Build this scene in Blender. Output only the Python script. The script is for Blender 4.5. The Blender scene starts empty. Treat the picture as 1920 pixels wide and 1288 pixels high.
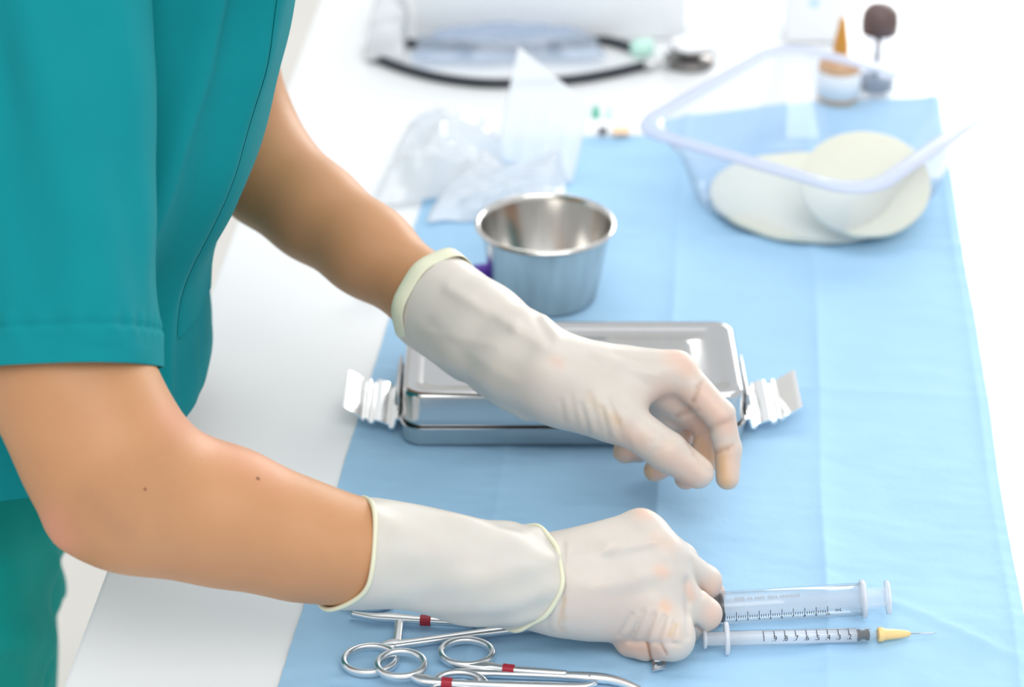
import bpy, math, random
import numpy as np
from mathutils import Vector, Matrix
from mathutils.bvhtree import BVHTree

random.seed(7)
rng = np.random.default_rng(7)
SC = bpy.context.scene
COL = SC.collection

# ------------------------------------------------------------------ camera
T = 0.85                                   # height of the table top
H = 0.755                                  # camera above the table top
PITCH = math.radians(28.5)
FPX = 4533.0                               # focal length in pixels of a 1920 px frame
CAM = np.array([0.0, 0.0, T + H])
FW = np.array([0.0, math.cos(PITCH), -math.sin(PITCH)])
UP = np.array([0.0, math.sin(PITCH), math.cos(PITCH)])
RT = np.array([1.0, 0.0, 0.0])
cam_d = bpy.data.cameras.new('camera')
cam_d.sensor_width = 36.0
cam_d.lens = FPX * 36.0 / 1920.0
cam_d.clip_start = 0.05
cam_d.dof.use_dof = True
cam_d.dof.focus_distance = 1.29
cam_d.dof.aperture_fstop = 5.6
cam = bpy.data.objects.new('camera', cam_d)
COL.objects.link(cam)
cam.location = CAM
cam.rotation_euler = (math.pi / 2 - PITCH, 0, 0)
SC.camera = cam

# ------------------------------------------------------------------ world, lights, exposure
w = bpy.data.worlds.new('world'); SC.world = w; w.use_nodes = True
w.node_tree.nodes['Background'].inputs[0].default_value = (0.94, 0.97, 1.0, 1)
w.node_tree.nodes['Background'].inputs[1].default_value = 0.80

def area(name, loc, target, sx, sy, power, color=(1, 1, 1)):
    l = bpy.data.lights.new(name, 'AREA'); l.shape = 'RECTANGLE'
    l.size = sx; l.size_y = sy; l.energy = power; l.color = color
    o = bpy.data.objects.new(name, l); COL.objects.link(o)
    o.location = loc
    o.rotation_euler = (Vector(target) - Vector(loc)).to_track_quat('-Z', 'Y').to_euler()
    return o
area('window_daylight', (3.2, 6.6, 2.3), (0.1, 1.3, 0.9), 4.4, 2.2, 195, (1.0, 0.99, 0.97))
area('ceiling_light', (0.2, 1.9, 3.0), (0.2, 1.6, 0.85), 2.4, 1.2, 12, (1.0, 0.98, 0.95))
area('fill_light_rear', (0.5, -0.5, 3.0), (0.2, 1.2, 0.85), 2.4, 1.2, 29, (1.0, 0.98, 0.95))  # unseen fill lamp, added behind the camera to lighten the drape between the arms
if hasattr(SC, 'cycles'): SC.cycles.transparent_max_bounces = 32      # many thin clear layers
SC.view_settings.view_transform = 'Standard'
SC.view_settings.look = 'None'
SC.view_settings.exposure = 0.25
SC.view_settings.gamma = 1.0
SC.view_settings.use_curve_mapping = False

# ------------------------------------------------------------------ placing
def pix(px, py, d):
    """world point seen at a pixel of the calibrated view, d metres along the axis"""
    return CAM + d * (FW + (px - 960) / FPX * RT - (py - 644) / FPX * UP)
def at(px, py, h=0.0):
    """the same at height h above the table top"""
    v = (py - 644) / FPX
    return pix(px, py, (H - h) / (math.sin(PITCH) + v * math.cos(PITCH)))
def atY(px, py, Y):
    v = (py - 644) / FPX
    return pix(px, py, Y / (math.cos(PITCH) - v * math.sin(PITCH)))
def proj(P):
    r = P - CAM
    d = r @ FW
    return 960 + FPX * (r @ RT) / d, 644 - FPX * (r @ UP) / d, d
def V(p): return Vector((float(p[0]), float(p[1]), float(p[2])))

# ------------------------------------------------------------------ materials
def new_mat(name):
    m = bpy.data.materials.new(name); m.use_nodes = True
    return m, m.node_tree.nodes, m.node_tree.links
def pmat(name, color, rough=0.5, metallic=0.0, noise=0.0, nscale=40, bump=0.0, bscale=400, sss=0.0, spec=0.5, sheen=0.0, coat=0.0):
    m, n, l = new_mat(name); b = n['Principled BSDF']
    b.inputs['Roughness'].default_value = rough
    b.inputs['Metallic'].default_value = metallic
    b.inputs['Specular IOR Level'].default_value = spec
    b.inputs['Sheen Weight'].default_value = sheen
    b.inputs['Coat Weight'].default_value = coat
    tc = n.new('ShaderNodeTexCoord')
    tex = n.new('ShaderNodeTexNoise'); tex.inputs['Scale'].default_value = nscale; tex.inputs['Detail'].default_value = 4
    l.new(tc.outputs['Object'], tex.inputs['Vector'])
    mix = n.new('ShaderNodeMix'); mix.data_type = 'RGBA'
    lo = tuple(c * (1 - noise) for c in color); hi = tuple(min(1, c * (1 + noise)) for c in color)
    mix.inputs[6].default_value = (*lo, 1); mix.inputs[7].default_value = (*hi, 1)
    l.new(tex.outputs['Fac'], mix.inputs[0]); l.new(mix.outputs[2], b.inputs['Base Color'])
    if sss:
        b.inputs['Subsurface Weight'].default_value = sss
        b.inputs['Subsurface Radius'].default_value = (0.6, 0.25, 0.12)
        b.inputs['Subsurface Scale'].default_value = 0.006
    if bump:
        t2 = n.new('ShaderNodeTexNoise'); t2.inputs['Scale'].default_value = bscale; t2.inputs['Detail'].default_value = 3
        l.new(tc.outputs['Object'], t2.inputs['Vector'])
        bp = n.new('ShaderNodeBump'); bp.inputs['Strength'].default_value = bump; bp.inputs['Distance'].default_value = 0.001
        l.new(t2.outputs['Fac'], bp.inputs['Height']); l.new(bp.outputs['Normal'], b.inputs['Normal'])
    return m
def clear(name, tint=(0.97, 0.985, 1.0), milk=0.08, milk_col=(0.95, 0.97, 1.0), rough=0.06, gloss=1.0):
    """thin clear plastic: straight transmission, fresnel gloss, a little milkiness"""
    m, n, l = new_mat(name); n.remove(n['Principled BSDF'])
    out = n['Material Output']
    tr = n.new('ShaderNodeBsdfTransparent'); tr.inputs[0].default_value = (*tint, 1)
    df = n.new('ShaderNodeBsdfDiffuse'); df.inputs[0].default_value = (*milk_col, 1)
    tl = n.new('ShaderNodeBsdfTranslucent'); tl.inputs[0].default_value = (*milk_col, 1)
    gl = n.new('ShaderNodeBsdfGlossy'); gl.inputs['Roughness'].default_value = rough
    lw = n.new('ShaderNodeLayerWeight'); lw.inputs[0].default_value = 0.5
    fr = n.new('ShaderNodeMath'); fr.operation = 'POWER'; fr.inputs[1].default_value = 5.0
    l.new(lw.outputs['Facing'], fr.inputs[0])
    mu = n.new('ShaderNodeMath'); mu.operation = 'MULTIPLY_ADD'; mu.inputs[1].default_value = 0.85 * gloss; mu.inputs[2].default_value = 0.045 * gloss
    a = n.new('ShaderNodeMixShader'); a.inputs[0].default_value = 0.5
    b = n.new('ShaderNodeMixShader'); b.inputs[0].default_value = milk
    c = n.new('ShaderNodeMixShader')
    l.new(df.outputs[0], a.inputs[1]); l.new(tl.outputs[0], a.inputs[2])
    l.new(tr.outputs[0], b.inputs[1]); l.new(a.outputs[0], b.inputs[2])
    l.new(fr.outputs[0], mu.inputs[0]); l.new(mu.outputs[0], c.inputs[0])
    l.new(b.outputs[0], c.inputs[1]); l.new(gl.outputs[0], c.inputs[2])
    l.new(c.outputs[0], out.inputs[0])
    return m

M = {}
M['table'] = pmat('white_laminate', (0.86, 0.885, 0.90), 0.30, noise=0.01, nscale=8)
M['floor'] = pmat('pale_floor', (0.64, 0.62, 0.58), 0.55, noise=0.04, nscale=6)
M['wall'] = pmat('wall_paint', (0.80, 0.79, 0.76), 0.8, noise=0.02, nscale=5)
M['frame'] = pmat('window_frame_paint', (0.88, 0.88, 0.88), 0.4)
M['drape'] = pmat('blue_drape_paper', (0.335, 0.560, 0.770), 0.75, noise=0.05, nscale=30, bump=0.25, bscale=260)
M['steel'] = pmat('polished_steel', (0.55, 0.55, 0.55), 0.15, 1.0, noise=0.03, nscale=60)
M['satin'] = pmat('satin_steel', (0.80, 0.81, 0.82), 0.28, 1.0, noise=0.03, nscale=60)
M['foil'] = pmat('bright_steel', (0.93, 0.93, 0.92), 0.12, 1.0, noise=0.02, nscale=60)
def brushed(name, lo, hi, rough):
    m = pmat(name, lo, rough, 1.0); n, l = m.node_tree.nodes, m.node_tree.links
    tc = n.new('ShaderNodeTexCoord'); mp = n.new('ShaderNodeMapping'); mp.inputs['Scale'].default_value = (70, 70, 1.5)
    tx = n.new('ShaderNodeTexNoise'); tx.inputs['Scale'].default_value = 1.6; tx.inputs['Detail'].default_value = 3
    rp = n.new('ShaderNodeMix'); rp.data_type = 'RGBA'; rp.inputs[6].default_value = (*lo, 1); rp.inputs[7].default_value = (*hi, 1)
    l.new(tc.outputs['Object'], mp.inputs['Vector']); l.new(mp.outputs[0], tx.inputs['Vector']); l.new(tx.outputs['Fac'], rp.inputs[0])
    l.new(rp.outputs[2], n['Principled BSDF'].inputs['Base Color'])
    return m
M['cupsteel'] = brushed('brushed_cup_steel', (0.46, 0.44, 0.41), (0.74, 0.73, 0.71), 0.2)
M['darkmetal'] = pmat('dark_steel', (0.20, 0.19, 0.185), 0.3, 1.0)
M['dark'] = pmat('dark_gap', (0.03, 0.03, 0.035), 0.6)
M['redtape'] = pmat('red_tape', (0.36, 0.012, 0.03), 0.4, noise=0.15, nscale=300)
M['rubber'] = pmat('black_rubber', (0.012, 0.014, 0.02), 0.4)
M['tube'] = pmat('black_tubing', (0.015, 0.02, 0.03), 0.35)
M['whiteplastic'] = pmat('white_plastic', (0.85, 0.87, 0.90), 0.3)
M['orange'] = pmat('amber_hub_plastic', (0.88, 0.59, 0.25), 0.4)
M['ink'] = pmat('black_ink', (0.02, 0.02, 0.03), 0.6)
M['greyink'] = pmat('grey_ink', (0.35, 0.40, 0.46), 0.6)
M['barrel'] = clear('syringe_barrel', tint=(0.99, 0.995, 1.0), milk=0.08, rough=0.12)
M['clearrod'] = clear('clear_plunger_rod', tint=(0.99, 0.995, 1.0), milk=0.14, rough=0.2)
M['plunger'] = clear('plunger_plastic', milk=0.74, rough=0.2)
M['clear'] = clear('clear_tub', tint=(0.975, 0.985, 1.0), milk=0.09, milk_col=(0.86, 0.90, 1.0), rough=0.06)
M['clearrim'] = clear('clear_tub_rim', tint=(0.96, 0.97, 1.0), milk=0.62, milk_col=(0.80, 0.83, 0.95), rough=0.10)
M['film'] = clear('clear_film', milk=0.62, milk_col=(0.97, 0.98, 0.99), rough=0.12)
M['bluefilm'] = clear('blue_film', tint=(0.88, 0.92, 0.97), milk=0.26, milk_col=(0.72, 0.80, 0.92), rough=0.2)
M['cream'] = pmat('cream_pad', (0.66, 0.67, 0.575), 0.8, noise=0.03, bump=0.15, bscale=300)
M['paper'] = pmat('white_paper', (0.86, 0.88, 0.90), 0.7, noise=0.01)
M['bluepaper'] = pmat('pale_blue_print', (0.50, 0.74, 0.90), 0.6)
M['green'] = pmat('green_print', (0.02, 0.40, 0.26), 0.5)
M['mint'] = pmat('mint_plastic', (0.55, 0.85, 0.74), 0.4)
M['purple'] = pmat('purple_plastic', (0.10, 0.02, 0.42), 0.35)
M['amber'] = pmat('amber_glass', (0.62, 0.26, 0.02), 0.12, coat=0.5)
M['brown'] = pmat('brown_cap', (0.12, 0.075, 0.07), 0.45)
M['darkliquid'] = pmat('dark_liquid', (0.05, 0.06, 0.12), 0.2)
M['peach'] = pmat('peach_print', (0.95, 0.62, 0.38), 0.5)
M['hair'] = pmat('dark_hair', (0.05, 0.03, 0.02), 0.5, noise=0.3, nscale=120)
M['eye'] = pmat('eye_white', (0.85, 0.85, 0.85), 0.2)
M['shoe'] = pmat('white_shoe', (0.8, 0.8, 0.8), 0.5)
M['mole'] = pmat('mole', (0.22, 0.08, 0.04), 0.6)

# scrub cloth: teal twill
def cloth(name, col):
    m = pmat(name, col, 0.85, noise=0.06, nscale=25, spec=0.2)
    n, l = m.node_tree.nodes, m.node_tree.links
    tc = n.new('ShaderNodeTexCoord'); wv = n.new('ShaderNodeTexWave'); wv.inputs['Scale'].default_value = 420
    wv.bands_direction = 'DIAGONAL'; l.new(tc.outputs['Object'], wv.inputs['Vector'])
    bp = n.new('ShaderNodeBump'); bp.inputs['Strength'].default_value = 0.10; bp.inputs['Distance'].default_value = 0.0005
    l.new(wv.outputs['Fac'], bp.inputs['Height']); l.new(bp.outputs['Normal'], n['Principled BSDF'].inputs['Normal'])
    return m
M['scrub'] = cloth('teal_scrub_cloth', (0.0, 0.215, 0.240))
M['pants'] = cloth('teal_trouser_cloth', (0.0, 0.26, 0.235))

def tint_mat(name, base, cols, rough, sss, bump, bscale, attr='tint'):
    """base colour plus up to three tints carried by the R, G and B of a colour attribute"""
    m, n, l = new_mat(name); b = n['Principled BSDF']
    b.inputs['Roughness'].default_value = rough
    at_ = n.new('ShaderNodeAttribute'); at_.attribute_name = attr
    sep = n.new('ShaderNodeSeparateColor'); l.new(at_.outputs['Color'], sep.inputs[0])
    tc = n.new('ShaderNodeTexCoord'); tex = n.new('ShaderNodeTexNoise'); tex.inputs['Scale'].default_value = 45; tex.inputs['Detail'].default_value = 5
    l.new(tc.outputs['Object'], tex.inputs['Vector'])
    mx = n.new('ShaderNodeMix'); mx.data_type = 'RGBA'
    mx.inputs[6].default_value = (*[c * f_ for c, f_ in zip(base, (0.93, 0.90, 0.88))], 1); mx.inputs[7].default_value = (*[min(1, c * f_) for c, f_ in zip(base, (1.05, 1.07, 1.08))], 1)
    l.new(tex.outputs['Fac'], mx.inputs[0])
    cur = mx.outputs[2]
    for i, c in enumerate(cols):
        k = n.new('ShaderNodeMix'); k.data_type = 'RGBA'; k.inputs[7].default_value = (*c, 1)
        l.new(cur, k.inputs[6]); l.new(sep.outputs[i], k.inputs[0]); cur = k.outputs[2]
    l.new(cur, b.inputs['Base Color'])
    b.inputs['Subsurface Weight'].default_value = sss
    b.inputs['Subsurface Radius'].default_value = (0.7, 0.3, 0.15)
    b.inputs['Subsurface Scale'].default_value = 0.005
    t2 = n.new('ShaderNodeTexNoise'); t2.inputs['Scale'].default_value = bscale; t2.inputs['Detail'].default_value = 4
    l.new(tc.outputs['Object'], t2.inputs['Vector'])
    bp = n.new('ShaderNodeBump'); bp.inputs['Strength'].default_value = bump; bp.inputs['Distance'].default_value = 0.001
    l.new(t2.outputs['Fac'], bp.inputs['Height']); l.new(bp.outputs['Normal'], b.inputs['Normal'])
    return m
M['skin'] = tint_mat('skin', (0.50, 0.245, 0.110), [(0.66, 0.27, 0.17), (0.42, 0.20, 0.10), (0.5, 0.2, 0.1)], 0.5, 0.15, 0.12, 300)
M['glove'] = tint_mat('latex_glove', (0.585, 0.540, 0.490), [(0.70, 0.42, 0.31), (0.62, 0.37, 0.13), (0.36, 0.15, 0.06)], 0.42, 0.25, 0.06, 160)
M['bead'] = pmat('latex_bead', (0.68, 0.67, 0.50), 0.45, sss=0.1)

# ------------------------------------------------------------------ mesh helpers
def mesh_obj(name, verts, faces, mat=None, parent=None, smooth=True):
    me = bpy.data.meshes.new(name)
    me.from_pydata([tuple(map(float, v)) for v in verts], [], [tuple(map(int, f)) for f in faces])
    me.update()
    if smooth: me.polygons.foreach_set('use_smooth', np.ones(len(me.polygons), bool))
    if mat: me.materials.append(M[mat])
    o = bpy.data.objects.new(name, me); COL.objects.link(o)
    if parent: o.parent = parent; o.matrix_parent_inverse = Matrix()
    return o
def rehome(o, base):
    """move a mesh's origin to base without moving the mesh (children keep their places)"""
    b = V(base)
    o.data.transform(Matrix.Translation(-b)); o.location = b
def empty(name, loc, label, cat, group=None):
    o = bpy.data.objects.new(name, None); COL.objects.link(o); o.location = V(loc)
    o.empty_display_size = 0.02
    return tag(o, label, cat, group)
def tag(o, label=None, cat=None, group=None, kind=None):
    if label: o['label'] = label
    if cat: o['category'] = cat
    if group: o['group'] = group
    if kind: o['kind'] = kind
    return o
def part(name, vf, mat, parent, label=None, smooth=True, world=True):
    """a part given in world coordinates under an Empty or mesh that only has a location"""
    v = np.array(vf[0], float)
    o = mesh_obj(name, v, vf[1], mat, parent, smooth)
    if world:
        p = parent; off = Vector((0, 0, 0))
        while p is not None: off += p.location; p = p.parent
        o.data.transform(Matrix.Translation(-off))
    if label: o['label'] = label
    return o
def autosmooth(o, ang=35):
    """sharp edges by angle"""
    me = o.data
    me.set_sharp_from_angle(angle=math.radians(ang))
    return o

def merge(*vfs):
    V_, F_ = [], []
    for v, f in vfs:
        k = len(V_); V_ += [tuple(p) for p in v]; F_ += [tuple(i + k for i in q) for q in f]
    return V_, F_
def grid_faces(nu, nv, wrap=True):
    F_ = []
    for i in range(nu - 1):
        for j in range(nv if wrap else nv - 1):
            j2 = (j + 1) % nv
            F_.append((i * nv + j, i * nv + j2, (i + 1) * nv + j2, (i + 1) * nv + j))
    return F_
def loft(rings, cap0=True, cap1=True):
    rings = [np.asarray(r, float) for r in rings]
    nv = len(rings[0]); V_ = np.concatenate(rings).tolist(); F_ = grid_faces(len(rings), nv)
    if cap0: F_.append(tuple(range(nv - 1, -1, -1)))
    if cap1: F_.append(tuple(range((len(rings) - 1) * nv, len(rings) * nv)))
    return V_, F_
def frames(pts, up=(0, 0, 1), closed=False):
    P = np.asarray(pts, float); n = len(P); out = []
    for i in range(n):
        if closed: t = P[(i + 1) % n] - P[i - 1]
        else: t = P[min(i + 1, n - 1)] - P[max(i - 1, 0)]
        t = t / np.linalg.norm(t)
        s = np.cross(t, up); s = s / max(np.linalg.norm(s), 1e-9); u = np.cross(s, t)
        out.append((P[i], t, s, u))
    return out
def smooth_pts(pts, n=6, closed=False):
    """Catmull-Rom through points (any dimension)"""
    P = [np.asarray(p, float) for p in pts]; m = len(P); out = []
    rng_ = range(m) if closed else range(m - 1)
    for i in rng_:
        if closed: a, b, c, d = P[i - 1], P[i], P[(i + 1) % m], P[(i + 2) % m]
        else: a, b, c, d = P[max(i - 1, 0)], P[i], P[i + 1], P[min(i + 2, m - 1)]
        for k in range(n):
            t = k / n
            out.append(0.5 * (2 * b + (c - a) * t + (2 * a - 5 * b + 4 * c - d) * t * t + (3 * b - a - 3 * c + d) * t ** 3))
    if not closed: out.append(P[-1])
    return np.array(out)
def tube(pts, rad, seg=10, up=(0, 0, 1), closed=False, power=2.0):
    """swept tube; rad is a number, a list or a list of (side, up) half sizes"""
    fr = frames(pts, up, closed); n = len(fr); rings = []
    for i, (p, t, s, u) in enumerate(fr):
        r = rad[i] if hasattr(rad, '__len__') and not (isinstance(rad, tuple)) else rad
        rs, ru = r if hasattr(r, '__len__') else (r, r)
        a = np.linspace(0, 2 * math.pi, seg, endpoint=False)
        ca, sa = np.cos(a), np.sin(a)
        e = 2.0 / power
        ca = np.sign(ca) * np.abs(ca) ** e; sa = np.sign(sa) * np.abs(sa) ** e
        rings.append(p + np.outer(ca * rs, s) + np.outer(sa * ru, u))
    if closed:
        V_, F_ = loft(rings, False, False); k = (n - 1) * seg
        F_ += [(k + j, k + (j + 1) % seg, (j + 1) % seg, j) for j in range(seg)]
        return V_, F_
    return loft(rings)
def lathe(prof, seg=32, origin=(0, 0, 0), axis=(0, 0, 1), up=None, close=False):
    """profile of (distance along axis, radius)"""
    ax = np.asarray(axis, float); ax /= np.linalg.norm(ax)
    ref = np.array([0, 0, 1.0]) if abs(ax[2]) < 0.9 else np.array([0, 1.0, 0])
    s = np.cross(ax, ref); s /= np.linalg.norm(s); u = np.cross(s, ax)
    a = np.linspace(0, 2 * math.pi, seg, endpoint=False)
    rings = [np.asarray(origin) + ax * z + np.outer(np.cos(a) * max(r, 1e-5), s) - np.outer(np.sin(a) * max(r, 1e-5), u) for z, r in prof]
    V_, F_ = loft(rings, not close, not close)
    if close:
        k = (len(prof) - 1) * seg
        F_ += [(k + j, k + (j + 1) % seg, (j + 1) % seg, j) for j in range(seg)]
    return V_, F_
def box(c, sz, rz=0.0, bev=0.0, tilt=None):
    """bevelled box, c = centre"""
    x, y, z = [s / 2 for s in sz]
    if bev <= 0: bev = min(x, y, z) * 0.08
    r = min(bev, x * .95, y * .95, z * .95)
    rings = []
    for zz, ins in ((-z, r), (-z + r * .3, r * .3), (-z + r, 0), (z - r, 0), (z - r * .3, r * .3), (z, r)):
        hx, hy = x - ins, y - ins
        ring = []
        for cx, cy, a0 in ((1, 1, 0), (-1, 1, 90), (-1, -1, 180), (1, -1, 270)):
            rr = max(r - ins * .0, 1e-5) if ins < r else r * .6
            rr = min(rr, hx * .9, hy * .9)
            for k in range(3):
                a = math.radians(a0 + 45 * k)
                ring.append((cx * (hx - rr) + rr * math.cos(a), cy * (hy - rr) + rr * math.sin(a), zz))
        rings.append(np.array(ring))
    V_, F_ = loft(rings); V_ = np.array(V_)
    c_, s_ = math.cos(rz), math.sin(rz)
    R = np.array([[c_, -s_, 0], [s_, c_, 0], [0, 0, 1]])
    if tilt is not None: R = np.asarray(tilt)
    return (V_ @ R.T + np.asarray(c)).tolist(), F_
def rrect(hx, hy, r, n=8):
    out = []
    for cx, cy, a0 in ((1, 1, 0), (-1, 1, 90), (-1, -1, 180), (1, -1, 270)):
        for k in range(n):
            a = math.radians(a0 + 90 * k / (n - 1))
            out.append((cx * (hx - r) + r * math.cos(a), cy * (hy - r) + r * math.sin(a)))
    return np.array(out)
def text_vf(s, size, origin, xdir, ydir, lift=0.0, thick=0.00006):
    cu = bpy.data.curves.new('txt', 'FONT'); cu.body = s; cu.size = size; cu.align_x = 'CENTER'; cu.align_y = 'CENTER'
    cu.extrude = thick; cu.resolution_u = 3
    o = bpy.data.objects.new('txt', cu); COL.objects.link(o)
    dg = bpy.context.evaluated_depsgraph_get()
    me = bpy.data.meshes.new_from_object(o.evaluated_get(dg))
    v = np.array([q.co[:] for q in me.vertices]); f = [tuple(p.vertices) for p in me.polygons]
    bpy.data.objects.remove(o); bpy.data.curves.remove(cu); bpy.data.meshes.remove(me)
    x = np.asarray(xdir, float); x /= np.linalg.norm(x); y = np.asarray(ydir, float); y /= np.linalg.norm(y); z = np.cross(x, y)
    return (np.asarray(origin) + np.outer(v[:, 0], x) + np.outer(v[:, 1], y) + np.outer(v[:, 2] + lift, z)).tolist(), f

def vnoise(P, scale, seed=0):
    """smooth value noise on points, -1..1"""
    Q = np.asarray(P, float) * scale; I = np.floor(Q).astype(np.int64); Fr = Q - I; Fr = Fr * Fr * (3 - 2 * Fr)
    tot = 0
    dim = Q.shape[1]
    for c in range(2 ** dim):
        b = [(c >> k) & 1 for k in range(dim)]
        h = np.full(len(Q), seed * 974711, np.int64)
        for k in range(dim): h = (h ^ ((I[:, k] + b[k]) * (73856093, 19349663, 83492791)[k]))
        h = (h * 1103515245 + 12345) & 0x7fffffff; h = ((h >> 8) ^ h) * 2654435761 & 0x7fffffff
        wgt = 1
        for k in range(dim): wgt = wgt * (Fr[:, k] if b[k] else 1 - Fr[:, k])
        tot = tot + wgt * ((h % 65536) / 32768.0 - 1)
    return tot

# ------------------------------------------------------------------ signed distance fields for bodies, gloves and trousers
class Field:
    def __init__(s, lo, hi, step):
        s.lo = np.asarray(lo, float); s.step = step
        s.n = np.ceil((np.asarray(hi) - s.lo) / step).astype(int) + 1
        s.ax = [s.lo[i] + step * np.arange(s.n[i]) for i in range(3)]
        s.f = np.full(s.n, 0.5, np.float32)
    def like(s):
        o = object.__new__(Field); o.lo, o.step, o.n, o.ax = s.lo, s.step, s.n, s.ax
        o.f = np.full(s.n, 0.5, np.float32); return o
    def region(s, lo, hi):
        a = [max(0, int((lo[i] - s.lo[i]) / s.step)) for i in range(3)]
        b = [min(s.n[i], int((hi[i] - s.lo[i]) / s.step) + 2) for i in range(3)]
        if any(b[i] <= a[i] for i in range(3)): return None, None
        sl = tuple(slice(a[i], b[i]) for i in range(3))
        g = np.meshgrid(*[s.ax[i][sl[i]].astype(np.float32) for i in range(3)], indexing='ij', sparse=True)
        return sl, g
    def blend(s, sl, d, k):
        a = s.f[sl]
        if k > 0:
            h = np.maximum(k - np.abs(a - d), 0) / k
            s.f[sl] = np.minimum(a, d) - h * h * k * 0.25
        else: s.f[sl] = np.minimum(a, d)
    def cone(s, a, b, ra, rb, k=0.004):
        a = np.asarray(a, float); b = np.asarray(b, float); m = max(ra, rb) + 1.5 * k + 3 * s.step
        sl, g = s.region(np.minimum(a, b) - m, np.maximum(a, b) + m)
        if sl is None: return
        s.blend(sl, rcone(g, a, b, ra, rb), k)
    def chain(s, pts, rads, k=0.003):
        for i in range(len(pts) - 1): s.cone(pts[i], pts[i + 1], rads[i], rads[i + 1], k)
    def ell(s, c, r, R=np.eye(3), k=0.004):
        c = np.asarray(c, float); r = np.asarray(r, float); m = r.max() + 1.5 * k + 3 * s.step
        sl, g = s.region(c - m, c + m)
        if sl is None: return
        q = [(g[0] - c[0]) * R[0][i] + (g[1] - c[1]) * R[1][i] + (g[2] - c[2]) * R[2][i] for i in range(3)]
        k0 = np.sqrt((q[0] / r[0]) ** 2 + (q[1] / r[1]) ** 2 + (q[2] / r[2]) ** 2)
        k1 = np.sqrt((q[0] / r[0] ** 2) ** 2 + (q[1] / r[1] ** 2) ** 2 + (q[2] / r[2] ** 2) ** 2)
        s.blend(sl, (k0 * (k0 - 1) / np.maximum(k1, 1e-6)).astype(np.float32), k)
    def join(s, o, k):
        s.blend((slice(None),) * 3, o.f, k)
    def carve(s, a, b, ra, rb, k=0.001):
        a = np.asarray(a, float); b = np.asarray(b, float); m = max(ra, rb) + 3 * s.step
        sl, g = s.region(np.minimum(a, b) - m, np.maximum(a, b) + m)
        if sl is None: return
        d = -rcone(g, a, b, ra, rb); x = s.f[sl]
        h = np.maximum(k - np.abs(x - d), 0) / k
        s.f[sl] = np.maximum(x, d) + h * h * k * 0.25
    def cut(s, p, n):
        """remove what lies on the n side of a plane"""
        g = np.meshgrid(*[a.astype(np.float32) for a in s.ax], indexing='ij', sparse=True)
        d = (g[0] - p[0]) * n[0] + (g[1] - p[1]) * n[1] + (g[2] - p[2]) * n[2]
        s.f = np.maximum(s.f, d.astype(np.float32))
    def band(s, tol):
        idx = np.nonzero(np.abs(s.f) < tol)
        P = np.stack([s.ax[i][idx[i]] for i in range(3)], 1)
        return idx, P
    def mesh(s):
        return surface_nets(s.f, s.lo, s.step)
def rcone(g, a, b, ra, rb):
    ba = b - a; l2 = float(ba @ ba); rr = ra - rb
    if l2 < 1e-12 or l2 <= rr * rr:
        c, r = (a, ra) if ra >= rb else (b, rb)
        return np.sqrt((g[0] - c[0]) ** 2 + (g[1] - c[1]) ** 2 + (g[2] - c[2]) ** 2) - np.float32(r)
    a2 = l2 - rr * rr; il2 = 1.0 / l2
    p0, p1, p2 = g[0] - np.float32(a[0]), g[1] - np.float32(a[1]), g[2] - np.float32(a[2])
    y = p0 * ba[0] + p1 * ba[1] + p2 * ba[2]; z = y - l2
    q0, q1, q2 = p0 * l2 - ba[0] * y, p1 * l2 - ba[1] * y, p2 * l2 - ba[2] * y
    x2 = q0 * q0 + q1 * q1 + q2 * q2; y2 = y * y * l2; z2 = z * z * l2
    k = np.sign(rr) * rr * rr * x2
    d = (np.sqrt(x2 * a2 * il2) + y * rr) * il2 - ra
    d = np.where(np.sign(z) * a2 * z2 > k, np.sqrt(x2 + z2) * il2 - rb, d)
    d = np.where(np.sign(y) * a2 * y2 < k, np.sqrt(x2 + y2) * il2 - ra, d)
    return d.astype(np.float32)
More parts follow.
